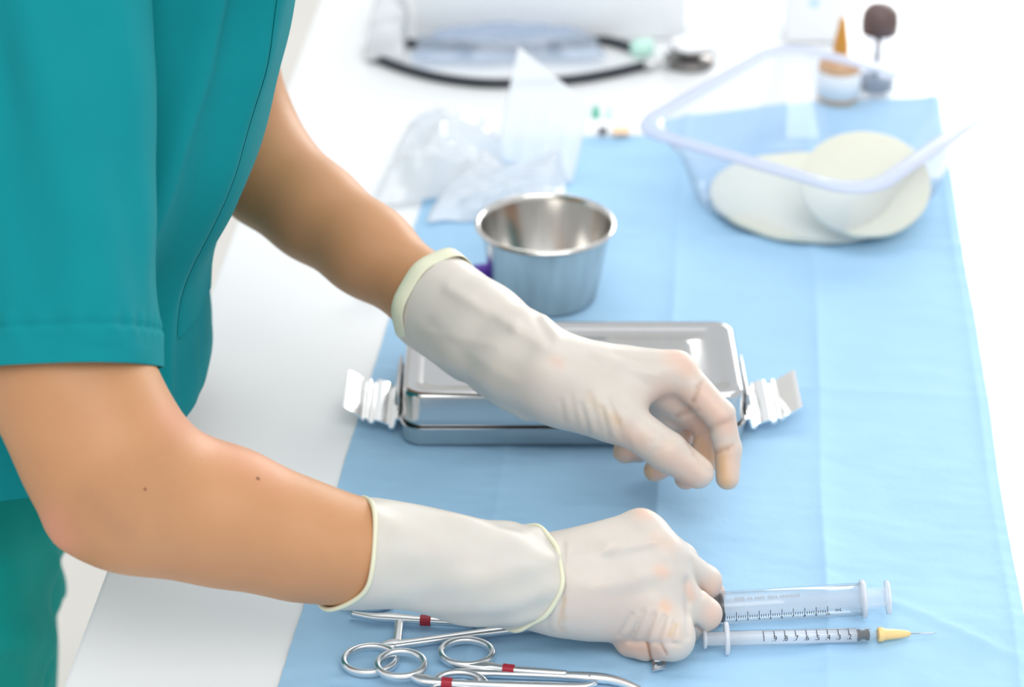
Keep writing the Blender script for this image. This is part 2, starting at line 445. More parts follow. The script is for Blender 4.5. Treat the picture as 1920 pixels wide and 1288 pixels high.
def surface_nets(f, lo, step):
    ins = f < 0
    nx, ny, nz = f.shape
    c = np.zeros((nx - 1, ny - 1, nz - 1), np.int8)
    for i in (0, 1):
        for j in (0, 1):
            for k in (0, 1): c += ins[i:nx - 1 + i, j:ny - 1 + j, k:nz - 1 + k]
    act = np.nonzero((c > 0) & (c < 8)); n = len(act[0])
    idx = np.full(c.shape, -1, np.int64); idx[act] = np.arange(n)
    A = np.stack(act, 1); acc = np.zeros((n, 3)); cnt = np.zeros(n)
    corners = [(i, j, k) for i in (0, 1) for j in (0, 1) for k in (0, 1)]
    val = {q: f[A[:, 0] + q[0], A[:, 1] + q[1], A[:, 2] + q[2]].astype(float) for q in corners}
    for q in corners:
        for d in range(3):
            if q[d]: continue
            r = list(q); r[d] = 1; r = tuple(r)
            a, b = val[q], val[r]; m = (a < 0) != (b < 0)
            t = np.where(m, a / np.where(m, a - b, 1), 0)
            p = np.tile(np.array(q, float), (n, 1)); p[:, d] += t
            acc += np.where(m[:, None], p, 0); cnt += m
    Vt = lo + step * (A + acc / cnt[:, None])
    Fs = []
    for d in range(3):
        sl0 = [slice(None)] * 3; sl1 = [slice(None)] * 3; sl0[d] = slice(0, -1); sl1[d] = slice(1, None)
        a, b = ins[tuple(sl0)], ins[tuple(sl1)]
        e1, e2 = (d + 1) % 3, (d + 2) % 3
        E = np.stack(np.nonzero(a != b), 1)
        ok = (E[:, e1] > 0) & (E[:, e2] > 0) & (E[:, e1] < f.shape[e1] - 1) & (E[:, e2] < f.shape[e2] - 1)
        E = E[ok]
        s_in = a[E[:, 0], E[:, 1], E[:, 2]]
        def cell(o1, o2):
            q = E.copy(); q[:, e1] -= o1; q[:, e2] -= o2
            return idx[q[:, 0], q[:, 1], q[:, 2]]
        Q = np.stack([cell(1, 1), cell(0, 1), cell(0, 0), cell(1, 0)], 1)
        Q[~s_in] = Q[~s_in][:, ::-1]
        Fs.append(Q)
    return Vt, np.concatenate(Fs)
def relax(Vt, Q, it=2, lam=0.5):
    for _ in range(it):
        s = np.zeros_like(Vt); n = np.zeros(len(Vt))
        for i in range(4):
            a, b = Q[:, i], Q[:, (i + 1) % 4]
            np.add.at(s, a, Vt[b]); np.add.at(n, a, 1)
            np.add.at(s, b, Vt[a]); np.add.at(n, b, 1)
        Vt = Vt + lam * (s / np.maximum(n, 1)[:, None] - Vt)
    return Vt
def fast_mesh(name, Vt, Q, mat, parent=None, tint=None):
    me = bpy.data.meshes.new(name)
    me.vertices.add(len(Vt)); me.vertices.foreach_set('co', np.ascontiguousarray(Vt, np.float32).ravel())
    me.loops.add(Q.size); me.loops.foreach_set('vertex_index', np.ascontiguousarray(Q, np.int32).ravel())
    me.polygons.add(len(Q)); me.polygons.foreach_set('loop_start', np.arange(0, Q.size, 4, dtype=np.int32))
    me.polygons.foreach_set('loop_total', np.full(len(Q), 4, np.int32))
    me.update(calc_edges=True); me.validate()
    me.polygons.foreach_set('use_smooth', np.ones(len(me.polygons), bool))
    me.materials.append(M[mat])
    if tint is not None:
        ca = me.color_attributes.new('tint', 'FLOAT_COLOR', 'POINT')
        ca.data.foreach_set('color', np.concatenate([tint, np.ones((len(tint), 1))], 1).astype(np.float32).ravel())
    o = bpy.data.objects.new(name, me); COL.objects.link(o)
    if parent: o.parent = parent
    return o
def seg_dist2(px, py, a, b):
    ax, ay = a; bx, by = b; dx, dy = bx - ax, by - ay
    t = np.clip(((px - ax) * dx + (py - ay) * dy) / max(dx * dx + dy * dy, 1e-9), 0, 1)
    return (px - ax - t * dx) ** 2 + (py - ay - t * dy) ** 2
def groove(F, lines, tol=0.006):
    """folds and creases pressed into a field: (start, end, depth in mm, width in px, nearest and farthest depth)"""
    idx, P = F.band(tol); px, py, d = proj(P); add = np.zeros(len(P))
    for a, b, amp, wd, d0, d1 in lines:
        add += np.where((d > d0) & (d < d1), amp * 0.001 * np.exp(-seg_dist2(px, py, a, b) / (wd * wd)), 0)
    F.f[idx] += add.astype(np.float32)
def splat(Vt, spots):
    """tints: (channel, start, end, strength, width in px, nearest and farthest depth)"""
    px, py, d = proj(Vt); out = np.zeros((len(Vt), 3))
    for ch, a, b, st, wd, d0, d1 in spots:
        out[:, ch] = np.maximum(out[:, ch], np.where((d > d0) & (d < d1), st * np.exp(-seg_dist2(px, py, a, b) / (wd * wd)), 0))
    return np.clip(out, 0, 1)

# ================================================================== THE SETTING
fl = mesh_obj('floor', [(-4, -1.5, 0), (6, -1.5, 0), (6, 7, 0), (-4, 7, 0)], [(0, 1, 2, 3)], 'floor', smooth=False)
tag(fl, kind='structure', label='pale beige floor glimpsed beside the white table')
# back wall with the window that lights the room
wv, wf = merge(box((-1.5, 6.8, 1.75), (5.0, 0.12, 3.5), bev=0.001), box((5.75, 6.8, 1.75), (0.5, 0.12, 3.5), bev=0.001),
               box((3.25, 6.8, 0.55), (4.5, 0.12, 1.1), bev=0.001), box((3.25, 6.8, 3.45), (4.5, 0.12, 0.1), bev=0.001))
wl = tag(mesh_obj('wall_back', wv, wf, 'wall', smooth=False), kind='structure')
wn = tag(mesh_obj('window_1', *merge(*[box((x, 6.8, 2.25), (0.06, 0.08, 2.3), bev=0.004) for x in (1.03, 2.5, 4.0, 5.47)],
         *[box((3.25, 6.8, z), (4.5, 0.08, 0.06), bev=0.004) for z in (1.13, 3.37)]), 'frame', smooth=False), kind='structure')

# table: a white top on a white frame, its long side running back
ANG = math.radians(3.6)
ex = np.array([math.cos(ANG), -math.sin(ANG), 0.0]); ey = np.array([math.sin(ANG), math.cos(ANG), 0.0])
pL = at(204, 1055); pR = at(1918, 165)
Wt = float((pR - pL) @ ex)
yb0 = float(pL @ ey)
def tb(u, v, z): return pL + ex * u + ey * (v - yb0) + np.array([0, 0, z - T])
Y0, Y1 = 0.62, 2.55
table = empty('table', tb(Wt / 2, (Y0 + Y1) / 2, 0.0), 'long white work table under the blue drape', 'table')
def tbox(u0, u1, v0, v1, z0, z1, bev):
    c = tb((u0 + u1) / 2, (v0 + v1) / 2, (z0 + z1) / 2)
    return box(c, (u1 - u0, v1 - v0, z1 - z0), -ANG, bev)
autosmooth(part('tabletop', tbox(0, Wt, Y0, Y1, T - 0.028, T, 0.0025), 'table', table))
for u in (0.06, Wt - 0.06):
    for v in (Y0 + 0.06, Y1 - 0.06):
        part('leg', tbox(u - 0.02, u + 0.02, v - 0.02, v + 0.02, 0, T - 0.029, 0.003), 'frame', table, smooth=False)
for v in (Y0 + 0.06, Y1 - 0.06): part('apron', tbox(0.08, Wt - 0.08, v - 0.01, v + 0.01, T - 0.09, T - 0.029, 0.002), 'frame', table, smooth=False)

# blue drape with its folding creases
AD = math.radians(5.4)
dx_ = np.array([math.cos(AD), -math.sin(AD)]); dy_ = np.array([math.sin(AD), math.cos(AD)])
dR = at(1866, 840)[:2]; dL = at(640, 900)[:2]; dB = at(1640, 186)[:2]
u1 = float(dR @ dx_); u0 = float(dL @ dx_); v1 = float(dB @ dy_); v0 = 0.80
NU, NV = 300, 420
uu, vv = np.meshgrid(np.linspace(u0, u1, NU), np.linspace(v0, v1, NV))
vback = np.interp(uu, [float(at(850, 238)[:2] @ dx_), float(at(1210, 232)[:2] @ dx_), float(at(1480, 196)[:2] @ dx_), float(at(1760, 182)[:2] @ dx_)], [float(at(x, y)[:2] @ dy_) for x, y in ((850, 238), (1210, 232), (1480, 196), (1760, 182))])
vv = v0 + (vv - v0) / (v1 - v0) * (vback - v0)
uf, vf = uu.ravel(), vv.ravel()
# measured positions on the sheet
def du(px, py): return float(at(px, py)[:2] @ dx_)
def dv(px, py): return float(at(px, py)[:2] @ dy_)
z = np.zeros(len(uf))
def crease(s, amp, wd): return amp * np.exp(-np.abs(s) / wd)
for px, py, a, wd in ((1262, 590, 0.0026, 0.006), (1540, 860, 0.0032, 0.007), (938, 920, 0.0018, 0.004), (1856, 900, 0.0018, 0.004)):
    z += crease(uf - du(px, py), a, wd) * (0.75 + 0.25 * np.sin(vf * 23 + px))
for px, py, a, wd in ((1690, 742, 0.0026, 0.007), (1150, 440, 0.0026, 0.006), (1100, 290, 0.0014, 0.006), (1500, 1190, 0.0012, 0.007)):
    z += crease(vf - dv(px, py), a, wd) * (0.7 + 0.3 * np.sin(uf * 31 + px))
P2 = np.stack([uf, vf], 1)
z += 0.0007 * vnoise(P2, 18, 1) + 0.0005 * vnoise(P2 * np.array([0.6, 1.6]), 48, 2)
fine = np.clip((1.35 - vf) / 0.25, 0, 1)
z += fine * 0.00055 * vnoise(P2 * np.array([0.5, 1.5]), 130, 3)
cx_, cy_ = du(1790, 1165), dv(1790, 1165)
rr = np.hypot((uf - cx_) / 0.05, (vf - cy_) / 0.02)
z += 0.0026 * np.exp(-rr ** 2) + 0.0016 * np.exp(-(((uf - cx_ + 0.02) + 1.4 * (vf - cy_)) / 0.006) ** 2) * np.exp(-((uf - cx_) / 0.05) ** 2)
z = np.clip(z - z.min() * 0.0 + 0.0012, 0.0002, 0.006)
# gentle wobble of the cut edges
eu = 0.0012 * vnoise(np.stack([vf, vf * 0], 1), 9, 5)
XY = np.outer(uf + eu, dx_) + np.outer(vf, dy_)
verts = np.concatenate([XY, (T + z)[:, None]], 1)
drape = mesh_obj('drape', verts, grid_faces(NV, NU, False), 'drape')
tag(drape, 'pale blue creased paper drape spread over the white table', 'drape')
rehome(drape, (verts[:, 0].mean(), verts[:, 1].mean(), T))
DZ = 0.0022                                 # objects rest on the drape at about this height

# ================================================================== THE PERSON
# ---- joints of the right hand (pixel x, pixel y, depth offset in mm), a loose fist on its little finger side
D_R = 1.262
def RH(px, py, dd): return pix(px, py, D_R + dd * 0.001)
R_wr = RH(1000, 1092, 0)
R_mcp = [RH(1200, 992, 10), RH(1240, 1037, 4), RH(1246, 1084, 2), RH(1238, 1140, 4)]
R_f = [
    [R_mcp[0], RH(1277, 1048, 34), RH(1312, 1092, 48), RH(1338, 1112, 52)],
    [R_mcp[1], RH(1322, 1091, 26), RH(1302, 1128, 44), RH(1275, 1150, 46)],
    [R_mcp[2], RH(1323, 1151, 13), RH(1278, 1190, 26), RH(1240, 1195, 34)],
    [R_mcp[3], RH(1264, 1204, -4), RH(1213, 1214, 6), RH(1180, 1211, 12)],
]
R_r = [[.0100, .0086, .0076, .0066], [.0104, .0088, .0076, .0066], [.0102, .0084, .0074, .0064], [.0098, .0086, .0066, .0056]]
R_th = [RH(1050, 1050, 22), RH(1140, 1050, 40), RH(1230, 1082, 56), RH(1300, 1118, 58)]
# ---- joints of the left hand, reaching down thumb side to the camera
D_L = 1.365
def LH(px, py, dd): return pix(px, py, D_L + dd * 0.001)
L_wr = LH(1015, 698, 0)
L_mcp = [LH(1268, 694, 0), LH(1262, 700, 20), LH(1240, 712, 38), LH(1205, 722, 52)]
L_f = [
    [L_mcp[0], LH(1350, 778, -4), LH(1365, 842, -2), LH(1364, 896, -4)],
    [L_mcp[1], LH(1326, 800, 18), LH(1322, 862, 22), LH(1286, 896, 14)],
    [L_mcp[2], LH(1276, 810, 36), LH(1258, 864, 40), LH(1228, 882, 30)],
    [L_mcp[3], LH(1232, 792, 54), LH(1198, 842, 54), LH(1172, 846, 42)],
]
L_r = [[.0104, .0086, .0076, .0068], [.0104, .0086, .0076, .0068], [.0100, .0082, .0072, .0066], [.0092, .0080, .0074, .0072]]
L_th = [LH(1065, 742, -6), LH(1165, 786, -16), LH(1250, 846, -20), LH(1308, 886, -16)]

def hand_field(F, wr, mcp, fingers, rads, thumb, thr, grow=0.0, wr_r=0.019, palm_k=0.012):
    """palm, thumb and four separate fingers gathered into one field"""
    palm = F.like()
    for i, m in enumerate(mcp):
        wofs = (m - sum(mcp) / 4) * 0.35
        palm.cone(wr + wofs * 0.9, m, wr_r * 0.78 + grow, rads[i][0] + grow, palm_k)
    for i in range(3):
        palm.cone(wr * 0.4 + (mcp[i] + mcp[i + 1]) * 0.3, (mcp[i] + mcp[i + 1]) * 0.5, 0.012 + grow, 0.0075 + grow, 0.008)
    palm.cone(wr, thumb[0], wr_r * 0.8 + grow, thr[0] + grow, 0.012)
    palm.cone(thumb[0], thumb[1], thr[0] + grow, thr[1] + grow, 0.010)
    fing = F.like()
    for f, r in zip(fingers, rads):
        one = F.like(); one.chain(f, [x + grow for x in r], 0.0025)
        fing.join(one, 0.0009)
    th = F.like(); th.chain(thumb, [x + grow for x in thr], 0.003)
    palm.join(th, 0.005)
    palm.join(fing, 0.005)
    return palm

def bounds(pts, m):
    P = np.array(pts); return P.min(0) - m, P.max(0) + m

# ---- the arms as chains of (pixel x, pixel y, half width in px, depth)
R_arm = [(90, -150, 160, 1.215), (105, 200, 150, 1.20), (116, 520, 150, 1.195), (131, 715, 158, 1.19), (196, 850, 160, 1.19), (262, 930, 150, 1.203),
         (420, 968, 136, 1.216), (565, 1014, 117, 1.226), (685, 1040, 102, 1.235), (850, 1066, 90, 1.25), (1000, 1092, 76, D_R)]
L_arm = [(420, -120, 115, 1.45), (432, 80, 88, 1.49), (458, 240, 100, 1.50), (500, 325, 105, 1.488), (588, 396, 98, 1.468), (690, 470, 92, 1.443),
         (800, 553, 78, 1.418), (900, 622, 70, 1.393), (1015, 698, 64, D_L)]
def arm_pts(a): return [pix(x, y, d) for x, y, hw, d in a], [hw * d / FPX for x, y, hw, d in a]
Ra, Rr = arm_pts(R_arm); La, Lr = arm_pts(L_arm)

YT = 1.245                                  # middle of the trunk
B = Field((-0.50, 0.86, -0.004), (0.17, 1.60, 1.78), 0.0042)
arms = B.like()
arms.chain(Ra, [r - .0034 for r in Rr], 0.016)
arms.cone(pix(130, 990, 1.195), pix(200, 940, 1.20), 0.0125, 0.030, 0.010)      # point of the elbow
larm = B.like()
larm.chain(La, [r - .0030 for r in Lr], 0.014)
B.join(arms, 0); B.join(larm, 0)
def tw(x, y, h): return np.array([x, y, T + h])
hipX = -0.385
trunk = B.like()
trunk.cone(tw(hipX, YT - 0.055, -0.02), tw(hipX, YT + 0.055, -0.02), 0.085, 0.085, 0.05)
trunk.cone(tw(hipX, YT, 0.0), tw(-0.285, YT - 0.01, 0.20), 0.095, 0.092, 0.06)
trunk.cone(tw(-0.285, YT - 0.05, 0.21), tw(-0.285, YT + 0.06, 0.21), 0.082, 0.082, 0.06)
trunk.cone(tw(-0.265, 1.19, 0.36), tw(-0.25, 1.36, 0.36), 0.06, 0.06, 0.06)
trunk.cone(tw(-0.275, YT + 0.02, 0.3), tw(-0.20, YT + 0.03, 0.50), 0.06, 0.046, 0.05)
trunk.cone(tw(-0.20, YT + 0.03, 0.50), tw(-0.175, YT + 0.03, 0.56), 0.046, 0.05, 0.02)
for s in (-1, 1):
    y = YT + s * 0.075
    trunk.chain([tw(hipX, y, -0.04), tw(hipX + 0.01, y, -0.40), tw(hipX - 0.01, y, -0.77), tw(hipX - 0.01, y, -0.80)], [0.075, 0.05, 0.032, 0.032], 0.03)
    trunk.cone(tw(hipX - 0.02, y, -0.82), tw(hipX + 0.11, y, -0.825), 0.028, 0.02, 0.02)
# head, looking down at the hands
HD = tw(-0.13, YT + 0.03, 0.655); Rh = np.array(Matrix.Rotation(math.radians(38), 3, 'Y'))
def hp(x, y, z): return HD + Rh @ np.array([x, y, z])
trunk.ell(HD, (0.098, 0.076, 0.092), Rh, 0.02)
trunk.ell(hp(0.028, 0, -0.055), (0.062, 0.056, 0.062), Rh, 0.03)
trunk.cone(hp(0.094, 0, -0.012), hp(0.107, 0, -0.045), 0.008, 0.012, 0.012)
trunk.cone(hp(0.088, -0.016, -0.078), hp(0.088, 0.016, -0.078), 0.007, 0.007, 0.008)
for s in (-1, 1): trunk.ell(hp(0.0, s * 0.076, -0.02), (0.018, 0.008, 0.03), Rh, 0.006)
B.join(trunk, 0.03)
hands = B.like()
hr = hand_field(B, R_wr, R_mcp, R_f, R_r, R_th, [.012, .010, .009, .008], grow=-0.0022, wr_r=0.018)
hl = hand_field(B, L_wr, L_mcp, L_f, L_r, L_th, [.0125, .0115, .0105, .009], grow=-0.0022, wr_r=0.018)
B.join(hr, 0.008); B.join(hl, 0.008)
groove(B, [((160, 925), (225, 990), 1.6, 16, 1.0, 1.24), ((290, 845), (345, 800), 0.6, 14, 1.0, 1.3)], 0.012)
Vb, Qb = B.mesh(); Vb = relax(Vb, Qb, 12)
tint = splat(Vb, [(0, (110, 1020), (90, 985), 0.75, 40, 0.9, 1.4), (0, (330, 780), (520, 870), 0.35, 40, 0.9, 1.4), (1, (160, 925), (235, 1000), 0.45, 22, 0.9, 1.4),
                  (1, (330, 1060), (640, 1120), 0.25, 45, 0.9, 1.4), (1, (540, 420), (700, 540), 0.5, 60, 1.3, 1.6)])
person = fast_mesh('person', Vb, Qb, 'skin', tint=tint)
tag(person, 'person in teal scrubs and pale latex gloves reaching over the drape', 'person')
del B, arms, larm, trunk, hands, hr, hl
bvh = BVHTree.FromPolygons([tuple(v) for v in Vb], [tuple(q) for q in Qb])
def hit(px, py):
    d = pix(px, py, 1.0) - CAM
    loc, nor, i, dist = bvh.ray_cast(V(CAM), V(d).normalized())
    return np.array(loc), np.array(nor)
for px, py, r in ((484, 897, 0.0011), (272, 917, 0.0009)):
    p, n_ = hit(px, py)
    part('mole', lathe([(-0.0008, r * .4), (-0.0002, r), (0.0002, r * .8), (0.0004, r * .3)], 12, p, n_), 'mole', person)
for s in (-1, 1):
    e = part('eye', lathe([(-0.012, 0.002), (-0.008, 0.009), (0, 0.012), (0.008, 0.009), (0.012, 0.002)], 14, hp(0.078, s * 0.031, -0.01), Rh @ np.array([1, 0, 0])), 'eye', person)
    part('iris', lathe([(0.0115, 0.0045), (0.0125, 0.004), (0.0128, 0.001)], 12, hp(0.078, s * 0.031, -0.01), Rh @ np.array([1, 0, 0])), 'brown', e)
Hf = Field(HD - 0.15, HD + 0.15, 0.004)
Hf.ell(hp(-0.012, 0, 0.010), (0.096, 0.084, 0.094), Rh, 0.01); Hf.ell(hp(-0.09, 0, -0.02), (0.03, 0.034, 0.034), Rh, 0.015)
Hf.cut(hp(0.05, 0, 0.03), Rh @ np.array([0.9, 0, -0.45]))
vh, qh = Hf.mesh(); fast_mesh('hair', relax(vh, qh, 2), qh, 'hair', person)

# ---- gloves
GS = 0.00105
def do_glove_right():
    pts = [R_wr, pix(900, 1075, D_R)] + [p for f in R_f for p in f] + R_th
    lo, hi = bounds(pts, 0.030)
    F = Field(lo, hi, GS)
    G = hand_field(F, R_wr, R_mcp, R_f, R_r, R_th, [.0125, .0105, .0095, .0085], wr_r=0.0195)
    G.cone(pix(860, 1070, 1.252), R_wr, 0.0222, 0.0205, 0.006)
    G.cone(R_wr, RH(1105, 1094, 5), 0.0205, 0.0262, 0.006)
    G.cone(RH(1060, 1130, 4), RH(1180, 1158, 8), 0.0155, 0.0120, 0.014)    # heel of the hand
    G.cone(RH(1222, 1130, 4), RH(1254, 1180, -2), 0.0125, 0.0120, 0.010)     # flesh over the little finger
    G.cone(RH(1246, 1090, 6), RH(1256, 1150, 8), 0.0100, 0.0100, 0.008)
    G.cone(RH(1215, 1010, 10), RH(1262, 1068, 12), 0.0096, 0.0100, 0.008)
    L = []
    # tendon planes, knuckle folds, wrist bands, folds on the little finger side
    L += [((1050, 1040), (1140, 1028), -1.1, 12, 1.2, 1.28), ((1140, 1028), (1228, 1012), -1.5, 13, 1.2, 1.28), ((1080, 1066), (1205, 1050), 0.55, 22, 1.2, 1.28), ((1100, 1010), (1190, 990), 0.5, 14, 1.2, 1.28), ((1110, 1105), (1236, 1078), -0.5, 13, 1.2, 1.28), ((1140, 1122), (1222, 1106), 0.35, 14, 1.2, 1.28)]
    for i, (a, b) in enumerate((((1162, 1190), (1186, 1152)), ((1184, 1196), (1206, 1146)), ((1208, 1200), (1226, 1150)), ((1232, 1204), (1246, 1156)), ((1256, 1200), (1266, 1168)))):
        L.append((a, b, 0.9, 4.5, 1.2, 1.285)); L.append(((a[0] + 11, a[1]), (b[0] + 11, b[1]), -0.5, 5, 1.2, 1.285))
    for x, a in ((1030, .5), (1044, -.5), (1056, .6), (1066, -.45)):
        L.append(((x, 1020), (x - 4, 1180), a, 5, 1.2, 1.285))
    L += [((1287, 1085), (1292, 1130), 0.9, 5, 1.2, 1.3), ((1284, 1092), (1289, 1195), 1.2, 5, 1.2, 1.285), ((1297, 1052), (1318, 1118), 0.9, 5, 1.2, 1.31),
          ((1214, 1206), (1222, 1240), 1.1, 2.6, 1.2, 1.3), ((1240, 1206), (1250, 1226), 0.8, 2.6, 1.2, 1.3), ((1304, 1172), (1316, 1182), 0.8, 3.5, 1.2, 1.3),
          ((1180, 1203), (1275, 1207), 0.9, 4, 1.2, 1.30)]
    groove(G, L)
    G.cut(pix(866, 1070, 1.252), -(R_wr - pix(866, 1070, 1.252)) / np.linalg.norm(R_wr - pix(866, 1070, 1.252)))
    Vt, Q = G.mesh(); Vt = relax(Vt, Q, 1)
    n = 1.31
    tn = splat(Vt, [(0, (1236, 1069), (1243, 1072), 0.62, 13, 1.2, n), (0, (1246, 1134), (1250, 1140), 0.6, 14, 1.2, n), (0, (1200, 960), (1215, 962), 0.55, 14, 1.2, n),
                    (0, (1100, 1140), (1220, 1160), 0.22, 50, 1.2, n), (0, (1230, 1010), (1252, 1020), 0.25, 18, 1.2, n), (0, (1290, 1100), (1298, 1120), 0.5, 10, 1.2, n),
                    (0, (1335, 1150), (1340, 1168), 0.55, 22, 1.2, n), (0, (1335, 1100), (1340, 1112), 0.5, 22, 1.2, 1.35), (0, (1165, 1210), (1230, 1225), 0.75, 20, 1.2, n),
                    (0, (1150, 1185), (1260, 1190), 0.30, 25, 1.2, n),
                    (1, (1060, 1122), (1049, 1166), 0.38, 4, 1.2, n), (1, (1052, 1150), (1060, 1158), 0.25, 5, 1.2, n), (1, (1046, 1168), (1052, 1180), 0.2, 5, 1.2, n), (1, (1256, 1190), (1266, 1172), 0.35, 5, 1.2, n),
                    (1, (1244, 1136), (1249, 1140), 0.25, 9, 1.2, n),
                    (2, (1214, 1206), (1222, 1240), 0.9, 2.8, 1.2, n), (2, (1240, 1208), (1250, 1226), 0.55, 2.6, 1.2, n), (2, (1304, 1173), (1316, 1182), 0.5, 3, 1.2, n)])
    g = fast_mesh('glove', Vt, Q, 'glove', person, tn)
    g['label'] = 'pale latex glove on the fist with a folded-back cuff'
    return g
gr = do_glove_right()
# the cuff, folded back over the forearm
cs = [(672, 1038, 107, 1.2335), (700, 1041, 106, 1.236), (760, 1046, 99, 1.241), (830, 1057, 99, 1.248), (890, 1070, 101, 1.252), (940, 1077, 100, 1.257), (970, 1082, 99, 1.260), (988, 1086, 98, 1.262)]
sec = smooth_pts([np.array(c) for c in cs], 6)
cp = np.array([pix(x, y, d) for x, y, hw, d in sec]); crr = sec[:, 2] * sec[:, 3] / FPX
NC = 96
def cuff_rings(off):
    rings = []
    for i, (p, t, s, u) in enumerate(frames(cp)):
        a = np.linspace(0, 2 * math.pi, NC, endpoint=False)
        q = i / (len(cp) - 1)
        wob = 0.0009 * np.sin(3 * a + 7 * q) * q + 0.0007 * np.sin(5 * a + 11 * q + 1) + 0.0006 * np.sin(9 * a - 16 * q) * q
        r = crr[i] + wob + off
        sh = (np.cos(a - 0.55) - 0.35) * 0.0052 * q ** 3      # the free edge slants round the wrist
        sh = sh - 0.0065 * np.clip(np.cos(a + 1.45), 0, 1) ** 2 * (1 - q) ** 5
        rings.append(p + np.outer(r * np.cos(a), s) + np.outer(r * np.sin(a), u) + np.outer(sh * 2.2, t))
    return rings
ro, ri = cuff_rings(0.0), cuff_rings(-0.0006)
cuff = part('cuff', loft(ro + ri[::-1], False, False), 'glove', gr)
part('cuff_bead', tube(ro[-1], 0.0014, 8, up=frames(cp)[-1][1], closed=True), 'bead', gr)
part('cuff_fold', tube(ro[0], 0.0013, 8, up=frames(cp)[0][1], closed=True), 'bead', gr)

